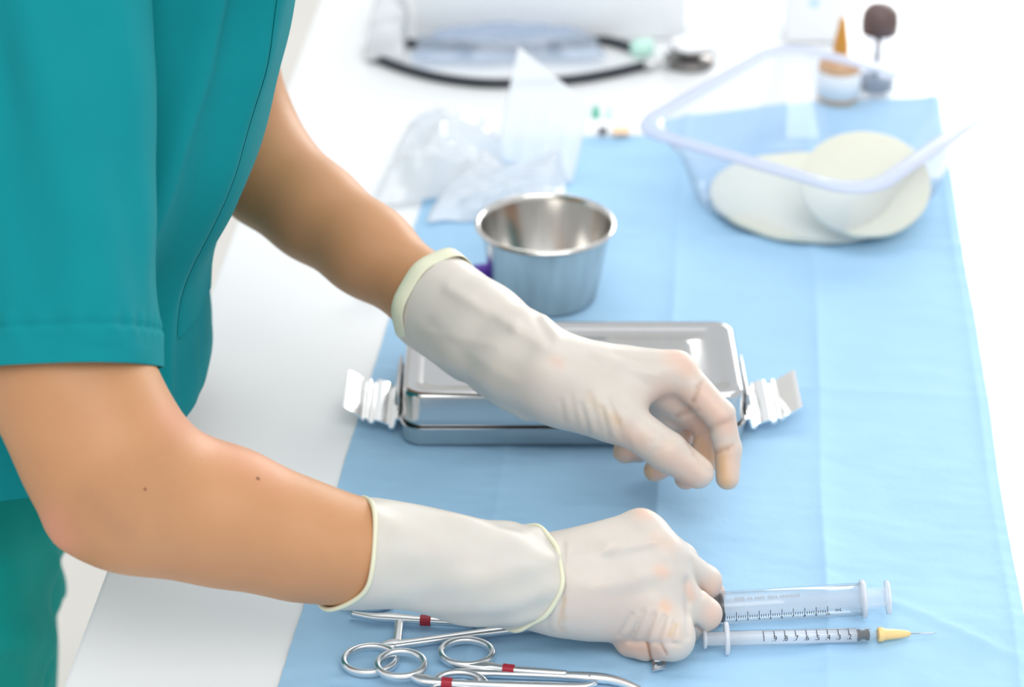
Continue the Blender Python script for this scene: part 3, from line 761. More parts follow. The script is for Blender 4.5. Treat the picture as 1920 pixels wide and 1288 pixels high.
def do_glove_left():
    op = pix(806, 556, 1.417)
    pts = [L_wr, op] + [p for f in L_f for p in f] + L_th
    lo, hi = bounds(pts, 0.036)
    F = Field(lo, hi, GS)
    G = hand_field(F, L_wr, L_mcp, L_f, L_r, L_th, [.0130, .0122, .0110, .0092], wr_r=0.0215)
    ax_ = (L_wr - op) / np.linalg.norm(L_wr - op)
    # sleeve of the glove, wide and loose on the forearm
    G.chain([op - ax_ * 0.02, pix(900, 622, 1.395), pix(975, 672, 1.375), pix(1040, 706, D_L), pix(1110, 722, D_L - 0.002)], [0.0300, 0.0283, 0.0265, 0.0238, 0.0225], 0.006)
    G.cone(LH(1060, 730, -2), LH(1140, 768, -8), 0.0185, 0.0145, 0.012)     # ball of the thumb
    G.cone(LH(1150, 755, -8), LH(1232, 706, -2), 0.0120, 0.0095, 0.010)      # web
    G.cone(LH(1120, 745, 20), LH(1205, 740, 36), 0.018, 0.012, 0.012)
    G.cone(LH(1225, 728, 20), LH(1258, 778, 24), 0.0130, 0.0105, 0.006)
    G.cone(LH(1236, 726, 11), LH(1288, 764, 14), 0.0118, 0.0105, 0.006)
    L = []
    # long edge along the cuff, wrinkles at the base of the thumb, tendon lines
    L += [((842, 540), (965, 612), -1.5, 13, 1.2, 1.41), ((965, 612), (1050, 668), -0.9, 12, 1.2, 1.37), ((850, 590), (985, 655), 1.1, 26, 1.2, 1.40),
          ((1005, 600), (1030, 640), 0.6, 9, 1.2, 1.40), ((1022, 596), (1046, 632), -0.9, 9, 1.2, 1.40), ((800, 622), (930, 648), -0.5, 9, 1.2, 1.41),
          ((800, 600), (900, 690), 0.5, 12, 1.2, 1.41), ((880, 665), (960, 712), -0.6, 12, 1.2, 1.40), ((900, 560), (930, 600), 0.35, 10, 1.2, 1.40)]
    wr_ = [(1052, 752, 1058, 790, .8, 5), (1070, 742, 1082, 800, .6, 6), (1090, 758, 1104, 812, 1.0, 5), (1106, 740, 1124, 806, .55, 7), (1128, 766, 1142, 820, .9, 5), (1140, 748, 1158, 790, .5, 6), (1158, 790, 1168, 826, .7, 5), (1172, 806, 1180, 836, .5, 5)]
    for x0_, y0_, x1_, y1_, am_, w_ in wr_:
        L.append(((x0_, y0_), (x1_, y1_), am_ * .75, w_, 1.2, 1.37)); L.append(((x0_ + 10, y0_ + 6), (x1_ + 9, y1_ - 4), -am_ * .45, w_ + 1, 1.2, 1.37))
    L += [((1110, 660), (1230, 705), -0.4, 6, 1.2, 1.38), ((1105, 672), (1215, 722), 0.4, 6, 1.2, 1.38), ((1150, 662), (1235, 690), 0.4, 5, 1.2, 1.38)]
    L += [((1300, 750), (1308, 728), 0.9, 4.2, 1.2, 1.40), ((1308, 728), (1319, 714), 0.6, 3.6, 1.2, 1.40), ((1270, 780), (1300, 752), 0.9, 4, 1.2, 1.42), ((1330, 802), (1356, 792), 0.8, 4.2, 1.2, 1.40), ((1340, 808), (1386, 776), 0.5, 3.4, 1.2, 1.40),
          ((1342, 848), (1362, 843), 0.8, 4.0, 1.2, 1.40), ((1362, 843), (1380, 829), 0.5, 3.4, 1.2, 1.40), ((1298, 822), (1335, 808), 1.0, 3.4, 1.35, 1.42), ((1285, 780), (1310, 768), 0.8, 3.4, 1.35, 1.42)]
    # thumb nail and knuckle
    L += [((1302, 852), (1330, 886), 0.8, 5, 1.2, 1.37), ((1292, 866), (1318, 898), -0.35, 9, 1.2, 1.37), ((1222, 830), (1262, 812), 0.35, 4, 1.2, 1.37), ((1232, 846), (1270, 826), 0.35, 4, 1.2, 1.37)]
    G.cone(pix(776, 626, 1.412), pix(866, 690, 1.398), 0.0042, 0.0034, 0.010)
    G.cone(pix(905, 722, 1.388), pix(985, 772, 1.372), 0.0036, 0.0034, 0.010)
    groove(G, L)
    G.cut(op, -ax_)
    Vt, Q = G.mesh(); Vt = relax(Vt, Q, 1)
    n = 1.36 + 0.03
    tn = splat(Vt, [(0, (1268, 668), (1290, 690), 0.55, 26, 1.2, n), (0, (1250, 745), (1320, 765), 0.50, 34, 1.2, 1.45), (0, (1262, 770), (1300, 800), 0.8, 26, 1.375, 1.46), (0, (1040, 676), (1050, 682), 0.4, 12, 1.2, n),
                    (0, (1320, 740), (1365, 800), 0.60, 24, 1.2, 1.45), (0, (1180, 815), (1200, 825), 0.4, 26, 1.2, n), (0, (1250, 850), (1310, 890), 0.42, 26, 1.2, n),
                    (0, (1160, 850), (1200, 855), 0.65, 24, 1.35, 1.45), (0, (1220, 888), (1250, 890), 0.75, 24, 1.35, 1.45), (0, (1300, 800), (1325, 850), 0.9, 30, 1.366, 1.45),
                    (0, (1364, 850), (1364, 900), 0.55, 24, 1.2, 1.45), (0, (1275, 905), (1290, 912), 0.8, 18, 1.34, 1.45),
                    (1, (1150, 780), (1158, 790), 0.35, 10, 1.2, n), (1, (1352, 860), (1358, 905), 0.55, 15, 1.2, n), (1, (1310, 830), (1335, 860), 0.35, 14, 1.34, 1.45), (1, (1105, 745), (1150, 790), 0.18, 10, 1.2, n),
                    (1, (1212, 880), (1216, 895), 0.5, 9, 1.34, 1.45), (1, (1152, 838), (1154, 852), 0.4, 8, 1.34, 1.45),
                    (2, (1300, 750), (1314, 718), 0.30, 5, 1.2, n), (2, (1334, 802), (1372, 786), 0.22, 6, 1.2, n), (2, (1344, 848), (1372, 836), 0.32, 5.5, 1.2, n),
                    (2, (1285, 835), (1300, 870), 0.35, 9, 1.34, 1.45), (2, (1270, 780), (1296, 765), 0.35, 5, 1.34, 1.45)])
    g = fast_mesh('glove', Vt, Q, 'glove', person, tn)
    g['label'] = 'pale latex glove on the open hand reaching over the steel box'
    # rolled bead round the opening
    a = np.linspace(0, 2 * math.pi, 72, endpoint=False)
    s = np.cross(ax_, (0, 0, 1)); s /= np.linalg.norm(s); u = np.cross(s, ax_)
    r = 0.0296 + 0.0008 * np.sin(3 * a + 1) + 0.0006 * np.sin(7 * a)
    ring = op + np.outer(r * np.cos(a), s) + np.outer(r * np.sin(a), u) + np.outer(0.0015 * np.sin(2 * a + 2), ax_)
    bands = [op + (ring - op) * q + ax_ * t for t, q in ((-.0012, 1.0), (-.0004, 1.03), (.003, 1.028), (.0075, 1.012), (.0085, .99), (.003, .97), (-.0012, .975))]
    part('cuff_bead', loft(bands, False, False), 'bead', g)
    return g
gl_ = do_glove_left()

# ---- scrub top: trunk, sleeves, placket
prof_px = [(568, -150), (560, -80), (545, 0), (538, 60), (517, 130), (491, 250), (462, 330), (430, 392), (402, 440), (388, 500), (388, 580), (387, 640), (379, 700), (352, 775)]
fp = np.array([[atY(x, y, YT)[2] - T, atY(x, y, YT)[0]] for x, y in prof_px])
fp = fp[np.argsort(fp[:, 0])]
def front_x(h):
    return np.interp(h, fp[:, 0], fp[:, 1])
hem_h = 0.062
NT = 200
hs = np.concatenate([np.linspace(hem_h, 0.40, 110)])
def trunk_ring(h, off=0.0):
    xf = float(np.mean([front_x(h + q) for q in np.linspace(-0.012, 0.012, 7)]))
    q = (h - hem_h) / (0.40 - hem_h)
    back = -0.475 + 0.03 * q + 0.02 * math.sin(q * 3)
    top = max(0.0, (h - 0.33) / 0.07)
    ay = 0.150 - 0.022 * math.exp(-((h - 0.15) / 0.06) ** 2) + 0.010 * q
    ay *= math.sqrt(max(0.05, 1 - (top * 0.75) ** 2))
    cx, axx = (xf + back) / 2, (xf - back) / 2
    axx2 = axx * math.sqrt(max(0.05, 1 - (top * 0.75) ** 2)); cx = cx * 1.0
    a = np.linspace(0, 2 * math.pi, NT, endpoint=False)
    e = 0.86
    x = np.sign(np.cos(a)) * np.abs(np.cos(a)) ** e; y = np.sign(np.sin(a)) * np.abs(np.sin(a)) ** e
    # hanging folds; angle 0 is the front, 270 degrees the near side
    d = np.zeros(NT)
    for a0, wd, am, dr in ((-26, 4.5, 0.007, 10), (-36, 6, -0.008, 12), (-50, 5, 0.010, 24), (-62, 6, -0.010, -10), (-78, 6, 0.006, 14), (24, 7, 0.003, 0), (-8, 3, -0.0010, 2)):
        aa = np.degrees(a); aa = np.where(aa > 180, aa - 360, aa)
        d += am * np.exp(-((aa - a0 - dr * (q - 0.5)) / wd) ** 2) * (0.35 + 0.65 * abs(math.sin(q * 2.6 + a0)))
    d += 0.0016 * vnoise(np.stack([np.cos(a) * 3, np.sin(a) * 3, np.full(NT, h * 14)], 1), 1.6, 4)
    hemline = 0.004 * math.exp(-((h - hem_h) / 0.02) ** 2)
    sm_ = min(max((h - 0.17) / 0.14, 0), 1); sm_ = sm_ * sm_ * (3 - 2 * sm_)
    y = np.where(y < 0, y * (1 - 0.34 * sm_), y)
    rx, ry = axx2 + d + off + hemline, ay + d + off + hemline
    return np.stack([cx + rx * x, YT + 0.01 * q + ry * y, np.full(NT, T + h)], 1)
scrub = part('scrub_top', loft([trunk_ring(h) for h in hs] + [trunk_ring(h, -0.003) for h in hs[::-1][1:]], False, False), 'scrub', person, 'teal short-sleeved scrub top')
Yf = Field((-0.47, 0.98, T + 0.25), (-0.08, 1.58, T + 0.50), 0.004)
rs_, ls_ = pix(84, -190, 1.223), pix(412, -150, 1.452)
Yf.cone(pix(86, -120, 1.219), rs_, 0.0500, 0.0535, 0.01); Yf.cone(rs_, tw(-0.27, 1.19, 0.350), 0.0535, 0.058, 0.02)
Yf.cone(tw(-0.27, 1.19, 0.350), tw(-0.255, 1.35, 0.350), 0.062, 0.062, 0.03)
Yf.cone(tw(-0.255, 1.35, 0.350), ls_, 0.060, 0.045, 0.02); Yf.cone(ls_, pix(414, -110, 1.458), 0.045, 0.040, 0.01)
Yf.ell(tw(-0.285, YT + 0.01, 0.33), (0.150, 0.125, 0.085), np.eye(3), 0.03)
Yf.carve(tw(-0.20, YT + 0.03, 0.50), tw(-0.17, YT + 0.03, 0.42), 0.075, 0.062, 0.006)
Yf.cut(tw(0, 0, 0.325), (0, 0, -1))
vy, qy = Yf.mesh(); fast_mesh('yoke', relax(vy, qy, 3), qy, 'scrub', scrub)
# front placket with its stitched edge
plv = []
for h in np.linspace(0.115, 0.398, 60):
    r = trunk_ring(h); j = lambda deg: r[int(round(deg / 360 * NT)) % NT]
    n_ = np.array([1.0, 0, 0])
    plv.append([j(-23) + n_ * 0.0002 + np.array([0, -0.0004, 0]), j(-22) + np.array([0.0016, -0.0016, 0]), j(-12) + np.array([0.0019, -0.0008, 0]), j(0) + n_ * 0.0019, j(14) + n_ * 0.0019, j(15) + n_ * 0.0002])
part('placket', (np.array(plv).reshape(-1, 3).tolist(), grid_faces(60, 6, False)), 'scrub', scrub)
def sleeve(name, secs, hem_px=None):
    s_ = smooth_pts([np.array(c, float) for c in secs], 22)
    P = np.array([pix(x, y, d) for x, y, hw, d in s_]); R_ = s_[:, 2] * s_[:, 3] / FPX
    n = len(P); rings = []; rin = []
    a = np.linspace(0, 2 * math.pi, 120, endpoint=False)
    for i, (p, t, s, u) in enumerate(frames(P, up=(0, 1, 0))):
        q = i / (n - 1)
        f = 0.0012 * np.sin(4 * a + 5 * q + 2) + 0.0024 * np.sin(2 * a + 1.0 + 2.5 * q) + 0.0016 * np.sin(5 * a + 6 * q) * q + 0.0012 * vnoise(np.stack([np.cos(a) * 2, np.sin(a) * 2, np.full(120, q * 5)], 1), 1.5, 9)
        for a0, wd, am in ((-1.35, .26, .0050), (-0.75, .22, -.0035), (-1.9, .3, -.0035)):
            f = f + am * np.exp(-((((a + math.pi) % (2 * math.pi)) - math.pi - a0 - 0.75 * (q - .5)) / wd) ** 2) * math.sin(math.pi * min(1, q * 1.05)) ** .6
        puck = 0.0010 * np.sin(23 * a + 3 * np.sin(2 * a)) * math.exp(-((q - 0.90) / 0.02) ** 2)
        seam = -0.0010 * math.exp(-((q - 0.905) / 0.005) ** 2) + (0.0008 if q > 0.905 else 0)
        r = R_[i] + f + puck + seam
        rings.append(p + np.outer(r * np.cos(a), s) + np.outer(r * np.sin(a), u))
        rin.append(p + np.outer((r - 0.0016) * np.cos(a), s) + np.outer((r - 0.0016) * np.sin(a), u))
    return loft(rings + rin[::-1], False, False)
part('sleeve', sleeve('sleeve', [(82, -230, 205, 1.225), (88, -60, 188, 1.215), (98, 80, 185, 1.208), (104, 200, 186, 1.203), (108, 330, 184, 1.20), (111, 460, 184, 1.197), (114, 580, 183, 1.194), (116, 692, 182, 1.192)]), 'scrub', scrub)
part('sleeve', sleeve('sleeve', [(400, -260, 150, 1.43), (408, -160, 132, 1.45), (416, -90, 122, 1.465), (424, -20, 112, 1.48), (430, 20, 106, 1.485)]), 'scrub', scrub)

# ---- trousers
Pf = Field((-0.52, 1.02, 0.05), (-0.16, 1.47, T + 0.16), 0.005)
Pf.cone(tw(-.372, YT - 0.05, -0.01), tw(-.38, YT + 0.05, -0.01), 0.102, 0.10, 0.04)
Pf.cone(tw(-.37, YT, 0.03), tw(-.345, YT, 0.11), 0.11, 0.10, 0.04)
for s in (-1, 1):
    y = YT + s * 0.082; x_ = -.356 if s < 0 else -.374
    Pf.chain([tw(x_, y, -0.05), tw(hipX - 0.02, y, -0.42), tw(hipX - 0.01, y, -0.77)], [0.088, 0.070, 0.056], 0.012)
idx, P = Pf.band(0.03)
ph = P[:, 2] - T
dg_ = P[:, 0] * 0.75 + ph * 0.66 + P[:, 1] * 0.35
wr = 0.0048 * np.sin(dg_ * 150 + 5 * vnoise(P, 9, 8)) * np.exp(-((ph + 0.10) / 0.16) ** 2) * (0.5 + 0.5 * vnoise(P, 8, 5)) + 0.0040 * vnoise(P * np.array([1, 1, .30]), 24, 6) + 0.0022 * vnoise(P * np.array([1, 1, .3]), 60, 7)
Pf.f[idx] += wr.astype(np.float32)
vp, qp = Pf.mesh(); part_p = fast_mesh('trousers', relax(vp, qp, 1), qp, 'pants', person); part_p['label'] = 'loose teal scrub trousers'
for s in (-1, 1):
    Sf = Field((-0.43, YT + s * 0.075 - 0.06, -0.004), (-0.17, YT + s * 0.075 + 0.06, 0.12), 0.005)
    y = YT + s * 0.075
    Sf.cone((hipX - 0.025, y, 0.042), (hipX + 0.12, y, 0.032), 0.041, 0.032, 0.02); Sf.cone((hipX - 0.01, y, 0.05), (hipX - 0.005, y, 0.09), 0.04, 0.036, 0.02)
    Sf.cut((0, 0, 0.001), (0, 0, -1))
    vs, qs = Sf.mesh(); fast_mesh('shoe', vs, qs, 'shoe', person)

# ================================================================== STEEL BOX WITH WING CLIPS
bx0, by0 = -0.0668, 1.254; BW, BD = 0.2075, 0.098
bc = np.array([bx0 + BW / 2, by0 + BD / 2])
steelbox = empty('instrument_box', (bc[0], bc[1], T + DZ), 'closed rectangular steel instrument box with wing clips under the reaching hand', 'box')
def rr_ring(hx, hy, r, zz): 
    q = rrect(hx, hy, r, 9); return np.concatenate([q + bc, np.full((len(q), 1), T + DZ + zz)], 1)
hx, hy = BW / 2, BD / 2
autosmooth(part('base', loft([rr_ring(hx - .004, hy - .004, .010, 0), rr_ring(hx - .0015, hy - .0015, .011, .0012), rr_ring(hx, hy, .012, .004), rr_ring(hx + .0006, hy + .0006, .012, .0128), rr_ring(hx + .0008, hy + .0008, .012, .0138),
        rr_ring(hx - .0004, hy - .0004, .011, .0141), rr_ring(hx - .0030, hy - .0030, .010, .0128), rr_ring(hx - .0034, hy - .0034, .009, .009)]), 'steel', steelbox), 40)
part('gap', loft([rr_ring(hx - .0032, hy - .0032, .009, .0095), rr_ring(hx - .0032, hy - .0032, .009, .0155)]), 'dark', steelbox, 'dark gap below the lid', smooth=False)
lid = part('lid', loft([rr_ring(hx - .0026, hy - .0026, .011, .0148), rr_ring(hx - .0010, hy - .0010, .012, .0151), rr_ring(hx - .0006, hy - .0006, .012, .0175), rr_ring(hx - .0012, hy - .0012, .012, .0195), rr_ring(hx - .0012, hy - .0012, .012, .0335),
        rr_ring(hx - .0017, hy - .0017, .0118, .0350), rr_ring(hx - .0030, hy - .0030, .011, .0362), rr_ring(hx - .0050, hy - .0050, .010, .0366), rr_ring(hx - .0100, hy - .0100, .008, .0364),
        rr_ring(hx - .0125, hy - .0125, .0075, .0352), rr_ring(hx - .0150, hy - .0150, .007, .0349), rr_ring(hx - .0260, hy - .0240, .006, .0351), rr_ring(hx - .0290, hy - .0265, .006, .0363), rr_ring(hx - .032, hy - .029, .006, .0365)]), 'steel', steelbox)
autosmooth(lid, 50)
for px, py in ((897, 728), (1205, 655)):
    c = at(px, py, 0.037 + DZ)
    part('rivet', lathe([(-.001, .0012), (.0003, .0012), (.0006, .0008)], 10, c), 'dark', lid)
def wing(sgn):
    x0 = bc[0] + sgn * (hx + 0.0012)
    # folded sheet profile going out from the box: (outwards, height)
    pr = [(0.0, .0120), (.0022, .0126), (.0040, .0062), (.0064, .0056), (.0078, .0078), (.0152, .0104), (.0166, .0082), (.0186, .0082), (.0198, .0104), (.0216, .0104), (.0228, .0088), (.0244, .0106), (.0338, .0168), (.0348, .0160)]
    pr = smooth_pts([np.array(p) for p in pr], 3)
    ys = (1.267, 1.269, 1.317, 1.319)
    top, bot = [], []
    for i, (o, zz) in enumerate(pr):
        nrm = pr[min(i + 1, len(pr) - 1)] - pr[max(i - 1, 0)]; nrm = np.array([-nrm[1], nrm[0]]) / np.linalg.norm(nrm) * 0.0005
        q = i / (len(pr) - 1); sk = 0.004 * q
        ins = 0.003 * q
        for L_, s_ in ((top, 1), (bot, -1)):
            L_.append([(x0 + sgn * (o + s_ * nrm[0]), y + sk + (ins if k < 2 else -ins), T + DZ + zz + s_ * nrm[1]) for k, y in enumerate(ys)])
    n = len(pr)
    V_ = [p for r in top for p in r] + [p for r in bot for p in r]; m = 4 * n; F_ = []
    for i in range(n - 1):
        for k in range(3):
            a = i * 4 + k
            F_.append((a, a + 1, a + 5, a + 4)); F_.append((m + a, m + a + 4, m + a + 5, m + a + 1))
        F_.append((i * 4, i * 4 + 4, m + i * 4 + 4, m + i * 4)); F_.append((i * 4 + 3, m + i * 4 + 3, m + i * 4 + 7, i * 4 + 7))
    for e in (0, (n - 1) * 4):
        for k in range(3): F_.append((e + k, m + e + k, m + e + k + 1, e + k + 1))
    w_ = autosmooth(part('wing_clip', (V_, F_), 'foil', steelbox), 50)
    pin = tube([(x0 + sgn * .0015, bc[1] - .026, T + DZ + .0185), (x0 + sgn * .0015, bc[1] + .022, T + DZ + .0185)], .0021, 10)
    part('hinge_bar', merge(pin, box((x0 + sgn * .0012, bc[1] - 0.002, T + DZ + .0185), (.0018, .050, .013), bev=.0006)), 'steel', w_)
wing(1); wing(-1)

# ================================================================== STEEL CUP
cc = at(1022, 551, DZ); 
cup = mesh_obj('steel_cup', *lathe([(0.0, .012), (0.0, .0335), (.0015, .0350), (.0502, .0440), (.0510, .0462), (.0524, .0472), (.0540, .0466), (.0545, .0452), (.0535, .0436), (.050, .0430), (.004, .0340), (.0022, .0315), (.0020, .012)], 72, (0, 0, 0), close=False), 'cupsteel')
cup.location = V(cc); autosmooth(cup, 50)
tag(cup, 'small stainless steel cup with a rolled rim behind the steel box', 'cup')

# purple plastic cap peeping out behind the cup
c = at(905, 512, DZ + .0065)
pc = empty('marker_pen', c - np.array([0, 0, .0065]), 'purple plastic pen cap between the gloved wrist and the steel cup', 'pen')
d_ = np.array([1.0, .25, 0]); d_ /= np.linalg.norm(d_)
part('cap', lathe([(-.002, .0035), (0, .0062), (.022, .0065), (.034, .0055), (.036, .0045)], 20, c - d_ * .016, d_), 'purple', pc)
part('barrel', lathe([(-.07, .004), (-.068, .0052), (-.003, .0054), (-.001, .0045)], 20, c - d_ * .016, d_), 'whiteplastic', pc)

# ================================================================== SYRINGES
def axis_pts(a, b): 
    a = np.asarray(a); b = np.asarray(b); L_ = np.linalg.norm(b - a); return a, (b - a) / L_, L_
# large syringe, nozzle in the fist
a_, ax_, L_ = axis_pts(at(1319, 1142, DZ + .0092), at(1618, 1123, DZ + .0132))
big = empty('syringe', a_ - np.array([0, 0, .0108]), 'large clear syringe with its nozzle end held in the gloved fist', 'syringe')
rB = .0089
part('barrel', lathe([(-.010, .0022), (-.001, .0024), (.0005, rB * .9), (.002, rB), (L_, rB), (L_, rB - .0009), (.003, rB - .0009), (.002, .0012), (-.010, .0012)], 40, a_, ax_), 'barrel', big)
nv_ = np.cross(ax_, (0, 0, 1)); nv_ /= np.linalg.norm(nv_); zv = np.cross(nv_, ax_)
part('flange', tube([a_ + ax_ * (L_ - .0010), a_ + ax_ * (L_ + .0010)], (.0104, .0104), 36, up=zv), 'plunger', big)
part('stopper', lathe([(.003, .004), (.0048, rB - .0012), (.0062, rB - .0012), (.0068, rB - .0022), (.0084, rB - .0022), (.009, rB - .0012), (.0105, rB - .0012), (.0108, .004)], 32, a_, ax_), 'rubber', big, 'black rubber stopper')
Lp = float((at(1664, 1120, DZ + .0138) - a_) @ ax_)
ribs = []
for s1, s2 in ((.0068, .0007), (.0007, .0068)):
    ribs.append(tube([a_ + ax_ * .011, a_ + ax_ * Lp], (s1, s2), 12, up=zv, power=6))
part('plunger_rod', merge(*ribs), 'clearrod', big, smooth=False)
part('plunger_disc', tube([a_ + ax_ * (Lp - .0008), a_ + ax_ * (Lp + .0008)], (.0093, .0093), 36, up=zv), 'plunger', big)
# graduations on the near upper side
def on_barrel(t, deg, r, o=a_, ax=ax_, s=None, z_=None):
    s = nv_ if s is None else s; z_ = zv if z_ is None else z_
    q = math.radians(deg); n = s * math.cos(q) + z_ * math.sin(q); tg = -s * math.sin(q) + z_ * math.cos(q)
    return o + ax * t + n * r, n, tg
tick_v = []
t10 = float((at(1544, 1128, .011) - a_) @ ax_); t0 = float((at(1334, 1141, .011) - a_) @ ax_)
for i in range(51):
    t = t0 + (t10 - t0) * i / 50; ln = 3 if i % 5 == 0 else 1
    seg_ = []
    for dg in np.linspace(-8, -8 + (26 if ln == 3 else 12), 4):
        p, n, tg = on_barrel(t, dg, rB + .00012); wdt = .00017
        seg_ += [p - ax_ * wdt, p + ax_ * wdt]
    tick_v.append((seg_, [(2 * k, 2 * k + 1, 2 * k + 3, 2 * k + 2) for k in range(3)]))
for k in range(1, 11):
    p, n, tg = on_barrel(t0 + (t10 - t0) * k / 10, -14, rB + .00015)
    tick_v.append(text_vf(str(k), .0026, p, ax_, tg))
p, n, tg = on_barrel(t10 + .006, 2, rB + .00015)
tick_v.append(text_vf('mL', .0030, p, ax_, tg))
part('graduation', merge(*tick_v), 'ink', big, 'black scale printed on the barrel', smooth=False)
bars = []
for i in range(26):
    if i in (4, 7, 12, 17): continue
    p, n, tg = on_barrel(t0 + .0125 + i * .00135, 62, rB + .00012)
    hh = .0009 if i > 3 else .0013
    bars.append(([p - ax_ * .00045 - tg * hh, p + ax_ * .00045 - tg * hh, p + ax_ * .00045 + tg * hh, p - ax_ * .00045 + tg * hh], [(0, 1, 2, 3)]))
part('print', merge(*bars), 'greyink', big, 'faint grey line of print', smooth=False)

# small syringe with an amber needle hub
b0, bx_, bL = axis_pts(at(1362, 1197, DZ + .0078), at(1632, 1190, DZ + .0052))
sm = empty('syringe', b0 - np.array([0, 0, .0078]), 'thin one-millilitre syringe with amber needle hub lying below the large one', 'syringe')
rS = .0041
part('barrel', lathe([(0, rS), (bL, rS), (bL + .001, rS * .8), (bL + .0015, .0022), (bL + .0045, .0022), (bL + .0045, .001), (bL + .001, .001), (bL, rS - .0008), (0, rS - .0008)], 32, b0, bx_), 'barrel', sm)
sN = np.cross(bx_, (0, 0, 1)); sN /= np.linalg.norm(sN); sZ = np.cross(sN, bx_)
fdir = -sN * math.sin(math.radians(38)) + sZ * math.cos(math.radians(38)); fsd = np.cross(bx_, fdir)
a = np.linspace(0, 2 * math.pi, 28, endpoint=False)
ring = np.outer(np.cos(a) * .0050, fsd) + np.outer(np.sign(np.sin(a)) * np.abs(np.sin(a)) ** .8 * .0088, fdir)
part('flange', loft([b0 - bx_ * .0009 + ring * .97, b0 - bx_ * .0006 + ring, b0 + bx_ * .0008 + ring, b0 + bx_ * .0011 + ring * .97]), 'plunger', sm)
pl0 = at(1321, 1199, DZ + .0080); pLn = float((b0 - pl0) @ bx_)
part('plunger_rod', tube([b0 - bx_ * pLn, b0 + bx_ * (bL - .0078)], (.0031, .0031), 14, up=sZ, power=4), 'plunger', sm)
rg2 = np.outer(np.cos(a) * .0042, fsd) + np.outer(np.sin(a) * .0052, fdir)
part('plunger_disc', loft([b0 - bx_ * (pLn + .0008) + rg2, b0 - bx_ * (pLn - .0008) + rg2]), 'plunger', sm)
st = bL - .0078
part('stopper', lathe([(st, .002), (st + .0004, rS - .0010), (st + .002, rS - .0009), (st + .0026, rS - .0016), (st + .0050, rS - .0016), (st + .0056, rS - .0009), (st + .0068, rS - .0010), (st + .0074, .001)], 24, b0, bx_), 'rubber', sm, 'black rubber stopper')
hb = bL + .0040
hub = part('needle_hub', lathe([(hb, .0036), (hb + .0006, .0040), (hb + .0028, .0038), (hb + .0034, .0032), (hb + .012, .0024), (hb + .0165, .0016), (hb + .0178, .0008)], 20, b0, bx_), 'orange', sm, 'amber plastic needle hub')
nd = float((at(1757, 1188, DZ + .004) - b0) @ bx_)
part('needle', lathe([(hb + .0170, .00032), (nd - .002, .00032), (nd, .00005)], 8, b0, bx_), 'steel', hub)
gv = []
x10 = float((at(1425, 1195, .006) - b0) @ bx_); x2 = float((at(1586, 1191, .006) - b0) @ bx_)
for i in range(9):
    t = x10 + (x2 - x10) * i / 8
    seg_ = []
    for dg in np.linspace(40, 92, 5):
        p, n, tg = on_barrel(t, dg, rS + .00012, b0, bx_, sN, sZ); seg_ += [p - bx_ * .00022, p + bx_ * .00022]
    gv.append((seg_, [(2 * k, 2 * k + 1, 2 * k + 3, 2 * k + 2) for k in range(4)]))
    p, n, tg = on_barrel(t, 24, rS + .00035, b0, bx_, sN, sZ)
    gv.append(text_vf(['1', '.9', '.8', '.7', '.6', '.5', '.4', '.3', '.2'][i], .0040, p, bx_, tg))
    for k in range(1, 10):
        if i == 8: break
        t2 = t + (x2 - x10) / 8 * k / 10; s2 = []
        for dg in (82, 92):
            p, n, tg = on_barrel(t2, dg, rS + .00012, b0, bx_, sN, sZ); s2 += [p - bx_ * .0001, p + bx_ * .0001]
        gv.append((s2, [(0, 1, 3, 2)]))
part('graduation', merge(*gv), 'ink', sm, 'black numbered scale', smooth=False)

# ================================================================== RING-HANDLED INSTRUMENTS
ZI = DZ + .0026
def ring_part(root, c, rx, ry, rot, th=.0030, name='finger_ring', h=ZI):
    c = np.asarray(at(*c, h)); a = np.linspace(0, 2 * math.pi, 56, endpoint=False)
    cr, sr = math.cos(rot), math.sin(rot)
    x, y = rx * np.cos(a), ry * np.sin(a)
    P = np.stack([c[0] + x * cr - y * sr, c[1] + x * sr + y * cr, np.full(56, c[2])], 1)
    return part(name, tube(P, (th * .62, th * .80), 12, closed=True), 'satin', root)
def shank(root, pts, rad, name='shank', h=ZI, mat='satin', hs_=None):
    W = [at(x, y, (h if hs_ is None else hs_[i])) for i, (x, y) in enumerate(pts)]
    S = smooth_pts(W, 6); R_ = smooth_pts([np.array(r, float) for r in rad], 6)
    return part(name, tube(S, [(q[0] * 1.18, q[1] * 1.08) for q in R_], 14, power=2.6), mat, root)
def band(root, p0, p1, rs, ru, h=ZI):
    rs, ru = rs * 1.15, ru * 1.1
    P = [at(*p0, h), at(*p1, h)]
    return autosmooth(part('red_band', tube(P, (rs, ru), 18, power=3.0), 'redtape', root, 'dark red marking tape'), 40)
S1 = (.0016, .0019)
# hemostat below the fist's wrist
A = empty('hemostat', at(745, 1190, DZ), 'steel hemostat half hidden under the forearm cuff, red band on upper shank', 'hemostat', 'ring-handled instruments')
ring_part(A, (694, 1237), .0138, .0118, .20)
ring_part(A, (690, 1117), .0150, .0118, -.15)
shank(A, [(715, 1212), (738, 1208), (762, 1207), (880, 1191), (1000, 1175), (1060, 1167)], [(.0016, .0018), (.0032, .0020), (.0022, .0020), (.0021, .0021), (.0024, .0023), (.0020, .0020)])
shank(A, [(659, 1151), (700, 1157), (735, 1158), (790, 1163), (880, 1168), (1000, 1172), (1060, 1165)], [(.0010, .0016), (.0018, .0019), (.0024, .0020), (.0020, .0020), (.0020, .0021), (.0022, .0022), (.0018, .0018)], h=ZI + .0004)
shank(A, [(749, 1163), (747, 1182), (744, 1205)], [(.0021, .0013), (.0020, .0014), (.0021, .0013)], 'ratchet')
shank(A, [(985, 1175), (1030, 1169), (1075, 1163)], [(.0032, .0028), (.0036, .0030), (.0030, .0026)], 'box_joint')
